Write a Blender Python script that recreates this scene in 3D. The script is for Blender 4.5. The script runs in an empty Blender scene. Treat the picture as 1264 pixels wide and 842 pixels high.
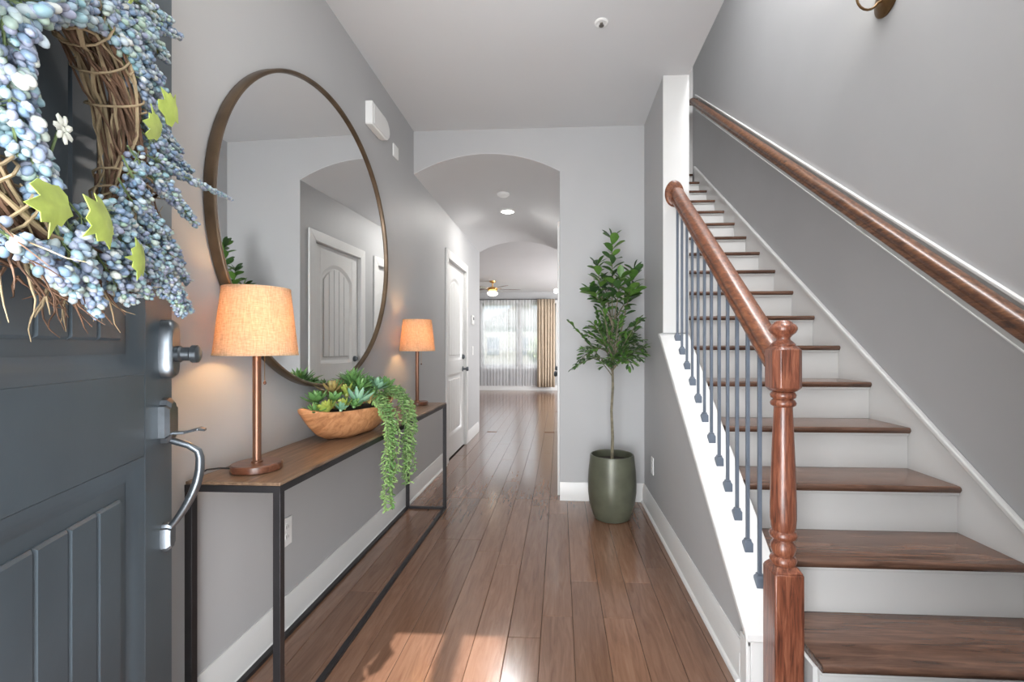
import bpy, bmesh, math, random
from mathutils import Vector, Matrix, noise
random.seed(7)
S = bpy.context.scene
C = S.collection
R = math.radians
pi = math.pi

# ------------------------------------------------------------------ camera
cam_d = bpy.data.cameras.new('camera'); cam = bpy.data.objects.new('camera', cam_d); C.objects.link(cam)
cam.location = (0, 0, 1.15)
cam.rotation_euler = (pi/2, 0, math.atan(31/562))
cam_d.sensor_width = 36; cam_d.lens = 562/1264*36
cam_d.shift_x = -28/1264; cam_d.shift_y = 8/1264
cam_d.clip_start = .02
S.camera = cam

# ------------------------------------------------------------------ world, sun, daylight, fill lights, exposure
S.view_settings.view_transform = 'Standard'; S.view_settings.look = 'None'
S.view_settings.gamma = 1; S.view_settings.use_curve_mapping = False
S.view_settings.exposure = 0.62
w = bpy.data.worlds.new('world'); S.world = w; w.use_nodes = True
bg = w.node_tree.nodes['Background']
bg.inputs['Color'].default_value = (.80, .90, 1.0, 1); bg.inputs['Strength'].default_value = .8

def lamp(name, kind, loc, energy, color=(1, 1, 1), size=None, size_y=None, rot=None, radius=None, parent=None):
    d = bpy.data.lights.new(name, kind); d.energy = energy; d.color = color
    if size: d.shape = 'RECTANGLE'; d.size = size; d.size_y = size_y or size
    if radius is not None: d.shadow_soft_size = radius
    o = bpy.data.objects.new(name, d); C.objects.link(o); o.location = loc
    if rot: o.rotation_euler = rot
    if parent: o.parent = parent
    return o
# sun, high and behind the viewer, through the open front doorway
sun = lamp('sun', 'SUN', (0, -3, 4), 6.5, (1, .95, .93)); sun.data.angle = R(.5)
sun.rotation_euler = (R(90-51), 0, R(2.3))
lamp('entry_daylight', 'AREA', (-.15, -1.0, 1.5), 98, (.95, .975, 1), 1.8, 2.2, (R(90), 0, 0))
lamp('entry_ceiling_fill', 'AREA', (-.15, -.75, .25), 66, (.97, .98, 1), 1.6, 1.4, (R(128), 0, 0))  # added uplight behind the viewer, brightens the foyer ceiling
lamp('stairwell_fill', 'AREA', (1.20, 1.9, 5.35), 118, (1, 1, 1), .7, 2.8, (0, 0, 0))  # added overhead fill, the stairwell has no opening for daylight
lamp('window_daylight', 'AREA', (-1.2, 13.6, 3.6), 190, (.93, .97, 1), 3.0, 2.0, (R(-62), 0, 0))
lamp('living_room_side_fill', 'AREA', (2.6, 9.4, 1.4), 190, (.99, .99, 1), 2.4, 2.0, (R(100), 0, R(90)))  # added side fill inside the living room, no window there

# ------------------------------------------------------------------ materials
def new_mat(name):
    m = bpy.data.materials.new(name); m.use_nodes = True
    nt = m.node_tree; b = nt.nodes['Principled BSDF']
    return m, nt, b
def N(nt, t, **k):
    n = nt.nodes.new(t)
    for a, v in k.items():
        if a in n.inputs: n.inputs[a].default_value = v
        else: setattr(n, a, v)
    return n
def c4(c): return (c[0], c[1], c[2], 1)
def ramp(nt, stops):
    r = nt.nodes.new('ShaderNodeValToRGB'); e = r.color_ramp.elements
    e[0].position = stops[0][0]; e[0].color = c4(stops[0][1]); e[1].position = stops[-1][0]; e[1].color = c4(stops[-1][1])
    for p, c in stops[1:-1]:
        x = e.new(p); x.color = c4(c)
    return r
def plain(name, col, rough=.5, metal=0, var=.06, scale=12, bump=0, coat=0, trans=0, spec=None):
    m, nt, b = new_mat(name)
    tc = N(nt, 'ShaderNodeTexCoord'); n = N(nt, 'ShaderNodeTexNoise', Scale=scale, Detail=4.0)
    nt.links.new(tc.outputs['Object'], n.inputs['Vector'])
    r = ramp(nt, [(.3, [c*(1-var) for c in col]), (.7, [min(1, c*(1+var)) for c in col])])
    nt.links.new(n.outputs['Fac'], r.inputs['Fac']); nt.links.new(r.outputs['Color'], b.inputs['Base Color'])
    b.inputs['Roughness'].default_value = rough; b.inputs['Metallic'].default_value = metal
    if coat: b.inputs['Coat Weight'].default_value = coat; b.inputs['Coat Roughness'].default_value = .2
    if spec is not None: b.inputs['Specular IOR Level'].default_value = spec
    if bump:
        n2 = N(nt, 'ShaderNodeTexNoise', Scale=scale*12, Detail=3.0); nt.links.new(tc.outputs['Object'], n2.inputs['Vector'])
        bp = N(nt, 'ShaderNodeBump', Strength=bump, Distance=.002)
        nt.links.new(n2.outputs['Fac'], bp.inputs['Height']); nt.links.new(bp.outputs['Normal'], b.inputs['Normal'])
    return m
def wood(name, dark, mid, light, axis=1, rough=.35, coat=.3, scale=1.0, perobj=0.0, bump=.15, stretch=14):
    m, nt, b = new_mat(name)
    tc = N(nt, 'ShaderNodeTexCoord'); mp = N(nt, 'ShaderNodeMapping')
    sc = [stretch*scale]*3; sc[axis] = 1.3*scale; mp.inputs['Scale'].default_value = sc
    nt.links.new(tc.outputs['Object'], mp.inputs['Vector'])
    oi = N(nt, 'ShaderNodeObjectInfo')
    mu = N(nt, 'ShaderNodeMath', operation='MULTIPLY'); mu.inputs[1].default_value = 37
    nt.links.new(oi.outputs['Random'], mu.inputs[0]); nt.links.new(mu.outputs[0], mp.inputs['Location'])
    n = N(nt, 'ShaderNodeTexNoise', Scale=2.2, Detail=7.0, Roughness=.62, Distortion=.8)
    nt.links.new(mp.outputs['Vector'], n.inputs['Vector'])
    r = ramp(nt, [(.28, dark), (.5, mid), (.72, light)])
    nt.links.new(n.outputs['Fac'], r.inputs['Fac'])
    out = r.outputs['Color']
    if perobj:
        hs = N(nt, 'ShaderNodeHueSaturation')
        mr = N(nt, 'ShaderNodeMapRange'); mr.inputs['To Min'].default_value = 1-perobj; mr.inputs['To Max'].default_value = 1+perobj
        nt.links.new(oi.outputs['Random'], mr.inputs['Value']); nt.links.new(mr.outputs[0], hs.inputs['Value'])
        nt.links.new(out, hs.inputs['Color']); out = hs.outputs['Color']
    nt.links.new(out, b.inputs['Base Color'])
    b.inputs['Roughness'].default_value = rough
    b.inputs['Coat Weight'].default_value = coat; b.inputs['Coat Roughness'].default_value = .15
    if bump:
        bp = N(nt, 'ShaderNodeBump', Strength=bump, Distance=.002)
        nt.links.new(n.outputs['Fac'], bp.inputs['Height']); nt.links.new(bp.outputs['Normal'], b.inputs['Normal'])
    return m
def leafmat(name, a, bcol, rough=.45):
    m, nt, b = new_mat(name)
    oi = N(nt, 'ShaderNodeObjectInfo'); tc = N(nt, 'ShaderNodeTexCoord')
    n = N(nt, 'ShaderNodeTexNoise', Scale=18.0, Detail=2.0); nt.links.new(tc.outputs['Object'], n.inputs['Vector'])
    ad = N(nt, 'ShaderNodeMath', operation='MULTIPLY_ADD'); ad.inputs[1].default_value = .6
    nt.links.new(oi.outputs['Random'], ad.inputs[0])
    sb = N(nt, 'ShaderNodeMath', operation='SUBTRACT'); sb.inputs[1].default_value = .28
    nt.links.new(n.outputs['Fac'], sb.inputs[0]); nt.links.new(sb.outputs[0], ad.inputs[2])
    r = ramp(nt, [(0, a), (1, bcol)]); nt.links.new(ad.outputs[0], r.inputs['Fac']); nt.links.new(r.outputs['Color'], b.inputs['Base Color'])
    b.inputs['Roughness'].default_value = rough
    return m
M = {}
M['wall'] = plain('grey_wall_paint', (.44, .442, .447), .55, var=.015, scale=3, bump=.05, spec=.35)
M['ceiling'] = plain('ceiling_paint', (.58, .585, .595), .8, var=.01, scale=2, bump=.04)
M['trim'] = plain('white_trim_paint', (.68, .68, .67), .32, var=.015, scale=5)
M['rail_board'] = plain('pale_grey_paint', (.50, .51, .50), .4, var=.02)
M['plank'] = wood('hardwood_plank', (.135, .068, .041), (.185, .098, .061), (.225, .128, .083), 1, .20, .35, 1.3, .14, .03)
M['subfloor'] = plain('dark_subfloor', (.03, .017, .011), .6)
M['tread'] = wood('walnut_tread', (.045, .022, .014), (.115, .06, .04), (.19, .10, .065), 0, .22, .45, 1.2, .10, .15)
M['rail'] = wood('stained_oak_rail', (.040, .013, .007), (.165, .055, .024), (.28, .11, .05), 1, .38, .2, 1.6, 0, .15, 18)
M['newel'] = wood('stained_oak_newel', (.030, .011, .008), (.19, .060, .032), (.34, .135, .075), 2, .32, .45, 2.6, 0, .4, 20)
M['wallrail'] = wood('brown_oak_wall_rail', (.025, .010, .006), (.13, .052, .024), (.27, .125, .06), 1, .38, .2, 1.6, 0, .15, 18)
M['iron'] = plain('painted_iron', (.125, .150, .190), .42, .2, .1, 20)
M['door'] = plain('slate_front_door_paint', (.066, .088, .106), .38, var=.12, scale=4, bump=.08)
M['pewter'] = plain('pewter_metal', (.16, .18, .20), .28, .85, .25, 16)
M['bronze'] = plain('antique_bronze', (.20, .12, .055), .35, .85, .25, 16)
M['brass'] = plain('brass', (.62, .36, .12), .3, .9, .1)
M['mirror_frame'] = plain('dark_bronze_frame', (.115, .078, .048), .38, .55, .35, 9)
M['hinge'] = plain('hinge_metal', (.22, .20, .18), .4, .8)
M['table_top'] = wood('console_top_wood', (.07, .042, .027), (.16, .10, .063), (.25, .165, .105), 1, .38, .15, 1.5, 0, .1)
M['table_metal'] = plain('black_metal', (.035, .033, .035), .42, .5, .15)
M['lamp_wood'] = wood('lamp_wood', (.05, .018, .010), (.12, .045, .024), (.19, .08, .045), 0, .3, .3, 3)
M['lamp_metal'] = plain('copper_brown_metal', (.20, .10, .062), .33, .6, .1)
M['bowl'] = wood('carved_bowl_wood', (.26, .105, .04), (.48, .225, .10), (.62, .33, .16), 0, .5, .1, 2.2, 0, .25, 7)
M['soil'] = plain('dark_soil', (.03, .022, .015), .9, var=.4, scale=60, bump=.5)
M['pot'] = plain('olive_glazed_ceramic', (.095, .10, .070), .36, .15, .22, 9, .1)
M['bark'] = plain('grey_green_bark', (.17, .15, .10), .8, var=.35, scale=40, bump=.4)
M['leaf'] = leafmat('leaf_green', (.030, .095, .018), (.15, .29, .055))
M['leaf_dark'] = leafmat('leaf_dark_green', (.014, .045, .014), (.065, .14, .04))
M['vine'] = leafmat('vine_leaf_green', (.09, .24, .06), (.34, .50, .18))
M['succ_green'] = leafmat('succulent_green', (.06, .17, .05), (.17, .33, .10))
M['succ_yellow'] = leafmat('succulent_yellow_green', (.20, .30, .05), (.42, .45, .10))
M['succ_blue'] = leafmat('succulent_blue_green', (.10, .24, .15), (.24, .42, .28))
M['succ_red'] = leafmat('succulent_rust_tips', (.22, .13, .06), (.35, .30, .09))
M['twig'] = plain('grapevine_twig', (.135, .075, .045), .8, var=.5, scale=25)
M['twig_pale'] = plain('pale_twig', (.33, .25, .15), .8, var=.3, scale=25)
M['lime_leaf'] = plain('lime_green_leaf', (.40, .50, .10), .5, var=.2, scale=30)
M['stem'] = plain('green_stem', (.16, .22, .09), .6, var=.2)
M['petal'] = plain('white_petal', (.72, .74, .66), .6, var=.05)
M['plastic'] = plain('white_plastic', (.78, .78, .77), .4, var=.01)
M['dark_plastic'] = plain('dark_plastic', (.05, .05, .05), .5)
M['black_rubber'] = plain('black_cord', (.02, .02, .02), .5)
M['cream_curtain'] = plain('cream_curtain_fabric', (.50, .41, .31), .8, var=.08)
M['concrete'] = plain('porch_concrete', (.45, .44, .42), .85, var=.1)
M['grass'] = plain('lawn_grass', (.10, .17, .05), .9, var=.4)
M['siding'] = plain('white_siding', (.30, .29, .27), .7)
M['foliage'] = leafmat('tree_foliage', (.20, .28, .12), (.42, .48, .28), .7)

# berries: per-object and per-berry hue variation
m, nt, b = new_mat('frosted_blue_berry'); M['berry'] = m
oi = N(nt, 'ShaderNodeObjectInfo'); at = N(nt, 'ShaderNodeAttribute', attribute_name='tone'); tc = N(nt, 'ShaderNodeTexCoord')
ad = N(nt, 'ShaderNodeMath', operation='ADD'); nt.links.new(oi.outputs['Random'], ad.inputs[0]); nt.links.new(at.outputs['Fac'], ad.inputs[1])
fr = N(nt, 'ShaderNodeMath', operation='FRACT'); nt.links.new(ad.outputs[0], fr.inputs[0])
r = ramp(nt, [(0, (.13, .23, .34)), (.25, (.20, .26, .38)), (.45, (.27, .29, .40)), (.62, (.18, .33, .37)), (.8, (.38, .44, .48)), (.92, (.28, .40, .31)), (1, (.52, .53, .50))])
nt.links.new(fr.outputs[0], r.inputs['Fac'])
n = N(nt, 'ShaderNodeTexNoise', Scale=90.0); nt.links.new(tc.outputs['Object'], n.inputs['Vector'])
mx = N(nt, 'ShaderNodeMix', data_type='RGBA'); mx.inputs['B'].default_value = (.62, .66, .70, 1)
mr = N(nt, 'ShaderNodeMapRange'); mr.inputs['From Min'].default_value = .5; mr.inputs['From Max'].default_value = .8; mr.inputs['To Max'].default_value = .7
nt.links.new(n.outputs['Fac'], mr.inputs['Value']); nt.links.new(mr.outputs[0], mx.inputs['Factor'])
nt.links.new(r.outputs['Color'], mx.inputs['A']); nt.links.new(mx.outputs['Result'], b.inputs['Base Color'])
b.inputs['Roughness'].default_value = .42

m, nt, b = new_mat('mirror_glass'); M['mirror'] = m
b.inputs['Metallic'].default_value = 1; b.inputs['Base Color'].default_value = (.90, .91, .91, 1); b.inputs['Roughness'].default_value = .0

def emit(name, col, s):
    m, nt, b = new_mat(name); b.inputs['Base Color'].default_value = c4(col)
    b.inputs['Emission Color'].default_value = c4(col); b.inputs['Emission Strength'].default_value = s
    return m
m, nt, b = new_mat('warm_bulb_glass'); M['bulb'] = m
em = N(nt, 'ShaderNodeEmission'); em.inputs['Color'].default_value = (1, .62, .28, 1); em.inputs['Strength'].default_value = 8
tp = N(nt, 'ShaderNodeBsdfTransparent'); ms = N(nt, 'ShaderNodeMixShader'); ms.inputs[0].default_value = .25
nt.links.new(tp.outputs[0], ms.inputs[1]); nt.links.new(em.outputs[0], ms.inputs[2]); nt.links.new(ms.outputs[0], nt.nodes['Material Output'].inputs['Surface']); nt.nodes.remove(b)
M['led'] = emit('led_diffuser', (1, .98, .95), 9)
M['globe'] = emit('frosted_lit_glass', (1, .93, .80), 4)

# linen shade: cloth lit from the inside by its bulb
m, nt, b = new_mat('linen_lampshade'); M['shade'] = m
tc = N(nt, 'ShaderNodeTexCoord'); mp = N(nt, 'ShaderNodeMapping'); mp.inputs['Scale'].default_value = (60, 60, 420)
nt.links.new(tc.outputs['Object'], mp.inputs['Vector'])
n1 = N(nt, 'ShaderNodeTexNoise', Scale=1.0, Detail=3.0); nt.links.new(mp.outputs['Vector'], n1.inputs['Vector'])
mp2 = N(nt, 'ShaderNodeMapping'); mp2.inputs['Scale'].default_value = (300, 300, 25); nt.links.new(tc.outputs['Object'], mp2.inputs['Vector'])
n2 = N(nt, 'ShaderNodeTexNoise', Scale=1.0, Detail=2.0); nt.links.new(mp2.outputs['Vector'], n2.inputs['Vector'])
ad = N(nt, 'ShaderNodeMath', operation='ADD'); nt.links.new(n1.outputs['Fac'], ad.inputs[0]); nt.links.new(n2.outputs['Fac'], ad.inputs[1])
r = ramp(nt, [(.35, (.58, .40, .25)), (.65, (.86, .64, .42))])
hf = N(nt, 'ShaderNodeMath', operation='MULTIPLY'); hf.inputs[1].default_value = .5; nt.links.new(ad.outputs[0], hf.inputs[0])
nt.links.new(hf.outputs[0], r.inputs['Fac'])
df = N(nt, 'ShaderNodeBsdfDiffuse'); tr = N(nt, 'ShaderNodeBsdfTranslucent'); ms = N(nt, 'ShaderNodeMixShader'); ms.inputs[0].default_value = .42
nt.links.new(r.outputs['Color'], df.inputs['Color']); nt.links.new(r.outputs['Color'], tr.inputs['Color'])
nt.links.new(df.outputs[0], ms.inputs[1]); nt.links.new(tr.outputs[0], ms.inputs[2])
nt.links.new(ms.outputs[0], nt.nodes['Material Output'].inputs['Surface']); nt.nodes.remove(b)

m, nt, b = new_mat('sheer_curtain_fabric'); M['sheer'] = m
df = N(nt, 'ShaderNodeBsdfDiffuse'); df.inputs['Color'].default_value = (.82, .82, .83, 1)
tr = N(nt, 'ShaderNodeBsdfTranslucent'); tr.inputs['Color'].default_value = (.8, .8, .82, 1)
tp = N(nt, 'ShaderNodeBsdfTransparent')
m1 = N(nt, 'ShaderNodeMixShader'); m1.inputs[0].default_value = .5; m2 = N(nt, 'ShaderNodeMixShader'); m2.inputs[0].default_value = .45
nt.links.new(df.outputs[0], m1.inputs[1]); nt.links.new(tr.outputs[0], m1.inputs[2])
nt.links.new(m1.outputs[0], m2.inputs[1]); nt.links.new(tp.outputs[0], m2.inputs[2])
nt.links.new(m2.outputs[0], nt.nodes['Material Output'].inputs['Surface']); nt.nodes.remove(b)

m, nt, b = new_mat('window_glass'); M['glass'] = m
gl = N(nt, 'ShaderNodeBsdfGlossy'); gl.inputs['Roughness'].default_value = .02; tp = N(nt, 'ShaderNodeBsdfTransparent')
m1 = N(nt, 'ShaderNodeMixShader'); m1.inputs[0].default_value = .06
nt.links.new(tp.outputs[0], m1.inputs[1]); nt.links.new(gl.outputs[0], m1.inputs[2]); nt.links.new(m1.outputs[0], nt.nodes['Material Output'].inputs['Surface']); nt.nodes.remove(b)

# ------------------------------------------------------------------ mesh helpers
class MB:
    def __init__(s): s.v = []; s.f = []; s.tone = []
    def add(s, vs, fs, tone=0):
        o = len(s.v); s.v += [tuple(v) for v in vs]; s.f += [[i+o for i in f] for f in fs]; s.tone += [tone]*len(vs)
        return s
    def box(s, x0, x1, y0, y1, z0, z1):
        return s.add([(x0,y0,z0),(x1,y0,z0),(x1,y1,z0),(x0,y1,z0),(x0,y0,z1),(x1,y0,z1),(x1,y1,z1),(x0,y1,z1)],
                     [(0,3,2,1),(4,5,6,7),(0,1,5,4),(1,2,6,5),(2,3,7,6),(3,0,4,7)])
    def prism(s, poly, axis, a, b):     # polygon in the two other axes, extruded along axis
        def P(p, t):
            return {'x': (t, p[0], p[1]), 'y': (p[0], t, p[1]), 'z': (p[0], p[1], t)}[axis]
        n = len(poly)
        return s.add([P(p, a) for p in poly]+[P(p, b) for p in poly],
                     [tuple(range(n)), tuple(range(2*n-1, n-1, -1))]+[(i, (i+1) % n, n+(i+1) % n, n+i) for i in range(n)])
    def tube(s, pts, r, n=8, caps=True):
        pts = [Vector(p) for p in pts]; k = len(pts)
        rr = r if isinstance(r, (list, tuple)) else [r]*k
        t = (pts[1]-pts[0]).normalized(); u = t.orthogonal().normalized(); vs = []
        for i, p in enumerate(pts):
            if i == 0: t = pts[1]-pts[0]
            elif i == k-1: t = pts[-1]-pts[-2]
            else: t = (pts[i+1]-pts[i]).normalized()+(pts[i]-pts[i-1]).normalized()
            if t.length < 1e-9: t = Vector((0, 0, 1))
            t.normalize(); u = (u-t*u.dot(t))
            if u.length < 1e-6: u = t.orthogonal()
            u.normalize(); w_ = t.cross(u)
            for j in range(n):
                a = 2*pi*j/n; vs.append(p+(u*math.cos(a)+w_*math.sin(a))*rr[i])
        fs = [(i*n+j, i*n+(j+1) % n, (i+1)*n+(j+1) % n, (i+1)*n+j) for i in range(k-1) for j in range(n)]
        if caps: fs += [tuple(range(n-1, -1, -1)), tuple(range((k-1)*n, k*n))]
        return s.add(vs, fs)
    def lathe(s, prof, c=(0, 0, 0), n=32, axis='z', closed=False):
        vs = []; k = len(prof)
        for r_, h in prof:
            for j in range(n):
                a = 2*pi*j/n; x, y = r_*math.cos(a), r_*math.sin(a)
                p = {'z': (x, y, h), 'y': (x, h, y), 'x': (h, x, y)}[axis]
                vs.append((c[0]+p[0], c[1]+p[1], c[2]+p[2]))
        rng = k if closed else k-1
        fs = [(i*n+j, i*n+(j+1) % n, ((i+1) % k)*n+(j+1) % n, ((i+1) % k)*n+j) for i in range(rng) for j in range(n)]
        if not closed: fs += [tuple(range(n-1, -1, -1)), tuple(range((k-1)*n, k*n))]
        return s.add(vs, fs)
    def sweep(s, prof, pts, side=(1, 0, 0), closed=False):   # prof (u,v): u along side, v along tangent x side
        pts = [Vector(p) for p in pts]; k = len(pts); n = len(prof); vs = []
        side = Vector(side)
        for i, p in enumerate(pts):
            a = pts[i-1] if (closed or i > 0) else p; b_ = pts[(i+1) % k] if (closed or i < k-1) else p
            t1 = (p-a); t2 = (b_-p)
            t1 = t1.normalized() if t1.length > 1e-9 else t2.normalized(); t2 = t2.normalized() if t2.length > 1e-9 else t1
            t = (t1+t2).normalized(); up = side.cross(t).normalized(); sc = 1/max(.35, t.dot(t1))
            for (u, v) in prof: vs.append(p+side*u+up*v*sc)
        rng = k if closed else k-1
        fs = [(i*n+j, i*n+(j+1) % n, ((i+1) % k)*n+(j+1) % n, ((i+1) % k)*n+j) for i in range(rng) for j in range(n)]
        if not closed: fs += [tuple(range(n-1, -1, -1)), tuple(range((k-1)*n, k*n))]
        return s.add(vs, fs)
    def blob(s, c, rx, ry, rz, rot=None, sub=1, tone=0):
        vs, fs = ICO[sub]; c = Vector(c)
        o = []
        for v in vs:
            p = Vector((v[0]*rx, v[1]*ry, v[2]*rz))
            if rot: p = rot @ p
            o.append(c+p)
        return s.add(o, fs, tone)
    def mesh(s, name, mat, smooth=True, ang=35, fix=True):
        me = bpy.data.meshes.new(name); me.from_pydata(s.v, [], s.f); me.materials.append(mat)
        if any(s.tone):
            a = me.attributes.new('tone', 'FLOAT', 'POINT'); a.data.foreach_set('value', s.tone)
        if fix:
            bm = bmesh.new(); bm.from_mesh(me); bmesh.ops.recalc_face_normals(bm, faces=bm.faces); bm.to_mesh(me); bm.free()
        if smooth:
            me.polygons.foreach_set('use_smooth', [True]*len(me.polygons)); me.set_sharp_from_angle(angle=R(ang))
        return me
    def build(s, name, mat, parent=None, bevel=0, smooth=True, ang=35, loc=None, rotz=None, kind=None, label=None, fix=True):
        o = bpy.data.objects.new(name, s.mesh(name, mat, smooth, ang, fix)); C.objects.link(o)
        if parent: o.parent = parent
        if loc: o.location = loc
        if rotz is not None: o.rotation_euler = (0, 0, rotz)
        if bevel:
            bv = o.modifiers.new('bevel', 'BEVEL'); bv.width = bevel; bv.segments = 2; bv.limit_method = 'ANGLE'; bv.angle_limit = R(40)
        if kind: o['kind'] = kind
        if label: o['label'] = label
        return o
ICO = {}
for sb_ in (1, 2):
    bm = bmesh.new(); bmesh.ops.create_icosphere(bm, subdivisions=sb_, radius=1)
    bm.verts.ensure_lookup_table(); ICO[sb_] = ([tuple(v.co) for v in bm.verts], [tuple(v.index for v in f.verts) for f in bm.faces]); bm.free()
def inst(name, mesh, parent, loc, rot=None, scale=None, label=None):
    o = bpy.data.objects.new(name, mesh); C.objects.link(o); o.parent = parent
    mt = Matrix.Translation(loc)
    if rot is not None: mt = mt @ rot.to_4x4()
    if scale is not None:
        sc = scale if isinstance(scale, (tuple, list)) else (scale,)*3
        mt = mt @ Matrix.Diagonal((*sc, 1))
    o.matrix_basis = mt
    if label: o['label'] = label
    return o
def thing(name, label, cat, loc=(0, 0, 0), rotz=0, group=None):
    o = bpy.data.objects.new(name, None); C.objects.link(o); o.empty_display_size = .05
    o.location = loc; o.rotation_euler = (0, 0, rotz); o['label'] = label; o['category'] = cat
    if group: o['group'] = group
    return o
def tag(o, label, cat, group=None):
    o['label'] = label; o['category'] = cat
    if group: o['group'] = group
    return o
def struct(name, mb, mat, parent=None, label=None, cat=None, **k):
    o = mb.build(name, mat, parent, **k)
    if not parent:
        o['kind'] = 'structure'
        if label: o['label'] = label
        if cat: o['category'] = cat
    return o
def dup(root, loc, rotz=0, label=None, group=None):
    r_ = root.copy(); C.objects.link(r_); r_.location = loc; r_.rotation_euler = (0, 0, rotz)
    if label: r_['label'] = label
    if group: r_['group'] = group
    for ch in list(root.children):
        c = ch.copy(); C.objects.link(c); c.parent = r_
        for g in ch.children:
            d = g.copy(); C.objects.link(d); d.parent = c
    return r_

# ------------------------------------------------------------------ shell dimensions
XL, XS0, XS1, XR = -1.12, .63, .785, 1.675     # left wall, stair wall faces, right wall
YF, YA, YE, YW = .25, 3.44, 6.19, 12.2         # front wall, arch wall, hall end, window wall
ZC, ZL, ZU = 2.81, 2.635, 5.4

# floor: a dark base with boards laid on it
fl = struct('floor', MB().box(-4, 3, -.02, YW+.1, -.08, -.014), M['subfloor'], label='dark brown hardwood floor running down the hall', cat='floor')
cache = {}
def plank_mesh(wd, ln):
    k = (round(wd, 3), round(ln, 3))
    if k not in cache:
        a, b_, e = wd/2, ln/2, .0016
        mb = MB(); vs = []
        for (hx, hy, z) in ((a, b_, -.014), (a, b_, -e), (a-e, b_-e, 0)):
            vs += [(-hx, -hy, z), (hx, -hy, z), (hx, hy, z), (-hx, hy, z)]
        fs = [(8, 9, 10, 11)]+[(l+i, l+(i+1) % 4, l+4+(i+1) % 4, l+4+i) for l in (0, 4) for i in range(4)]
        mb.add(vs, fs); cache[k] = mb.mesh('plank', M['plank'], smooth=False, fix=False)
    return cache[k]
PW = .1305
def planks(x0, x1, y0, y1, lens=(1.2, 1.5, .9, 1.8)):
    x = x0; i = 0
    while x < x1-1e-4:
        xe = min(x+PW, x1); y = y0-random.choice((0, .3, .6, .9, .45, .75))
        while y < y1:
            ln = random.choice(lens); a, b_ = max(y, y0), min(y+ln, y1)
            if b_-a > .08:
                inst('plank', plank_mesh(xe-x-.0012, b_-a-.0012), fl, ((x+xe)/2, (a+b_)/2, 0))
            y += ln
        x = xe; i += 1
planks(XL, XS0, .0, YA)
planks(XL, 0, YA, YE)
planks(-2.3, .6, YE, 8.2)
# past here the boards are too narrow to tell apart
bp = MB(); xx = -4
while xx < 3:
    bp.box(xx, min(xx+PW-.0015, 3), 8.2, YW, -.012, 0); xx += PW
xx = -4
while xx < 3:
    if xx < -2.35 or xx > .6: bp.box(xx, min(xx+PW-.0015, 3), YE, 8.2, -.012, 0)
    xx += PW
bp.build('far_planks', M['plank'], fl, kind='stuff', smooth=False)

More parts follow.
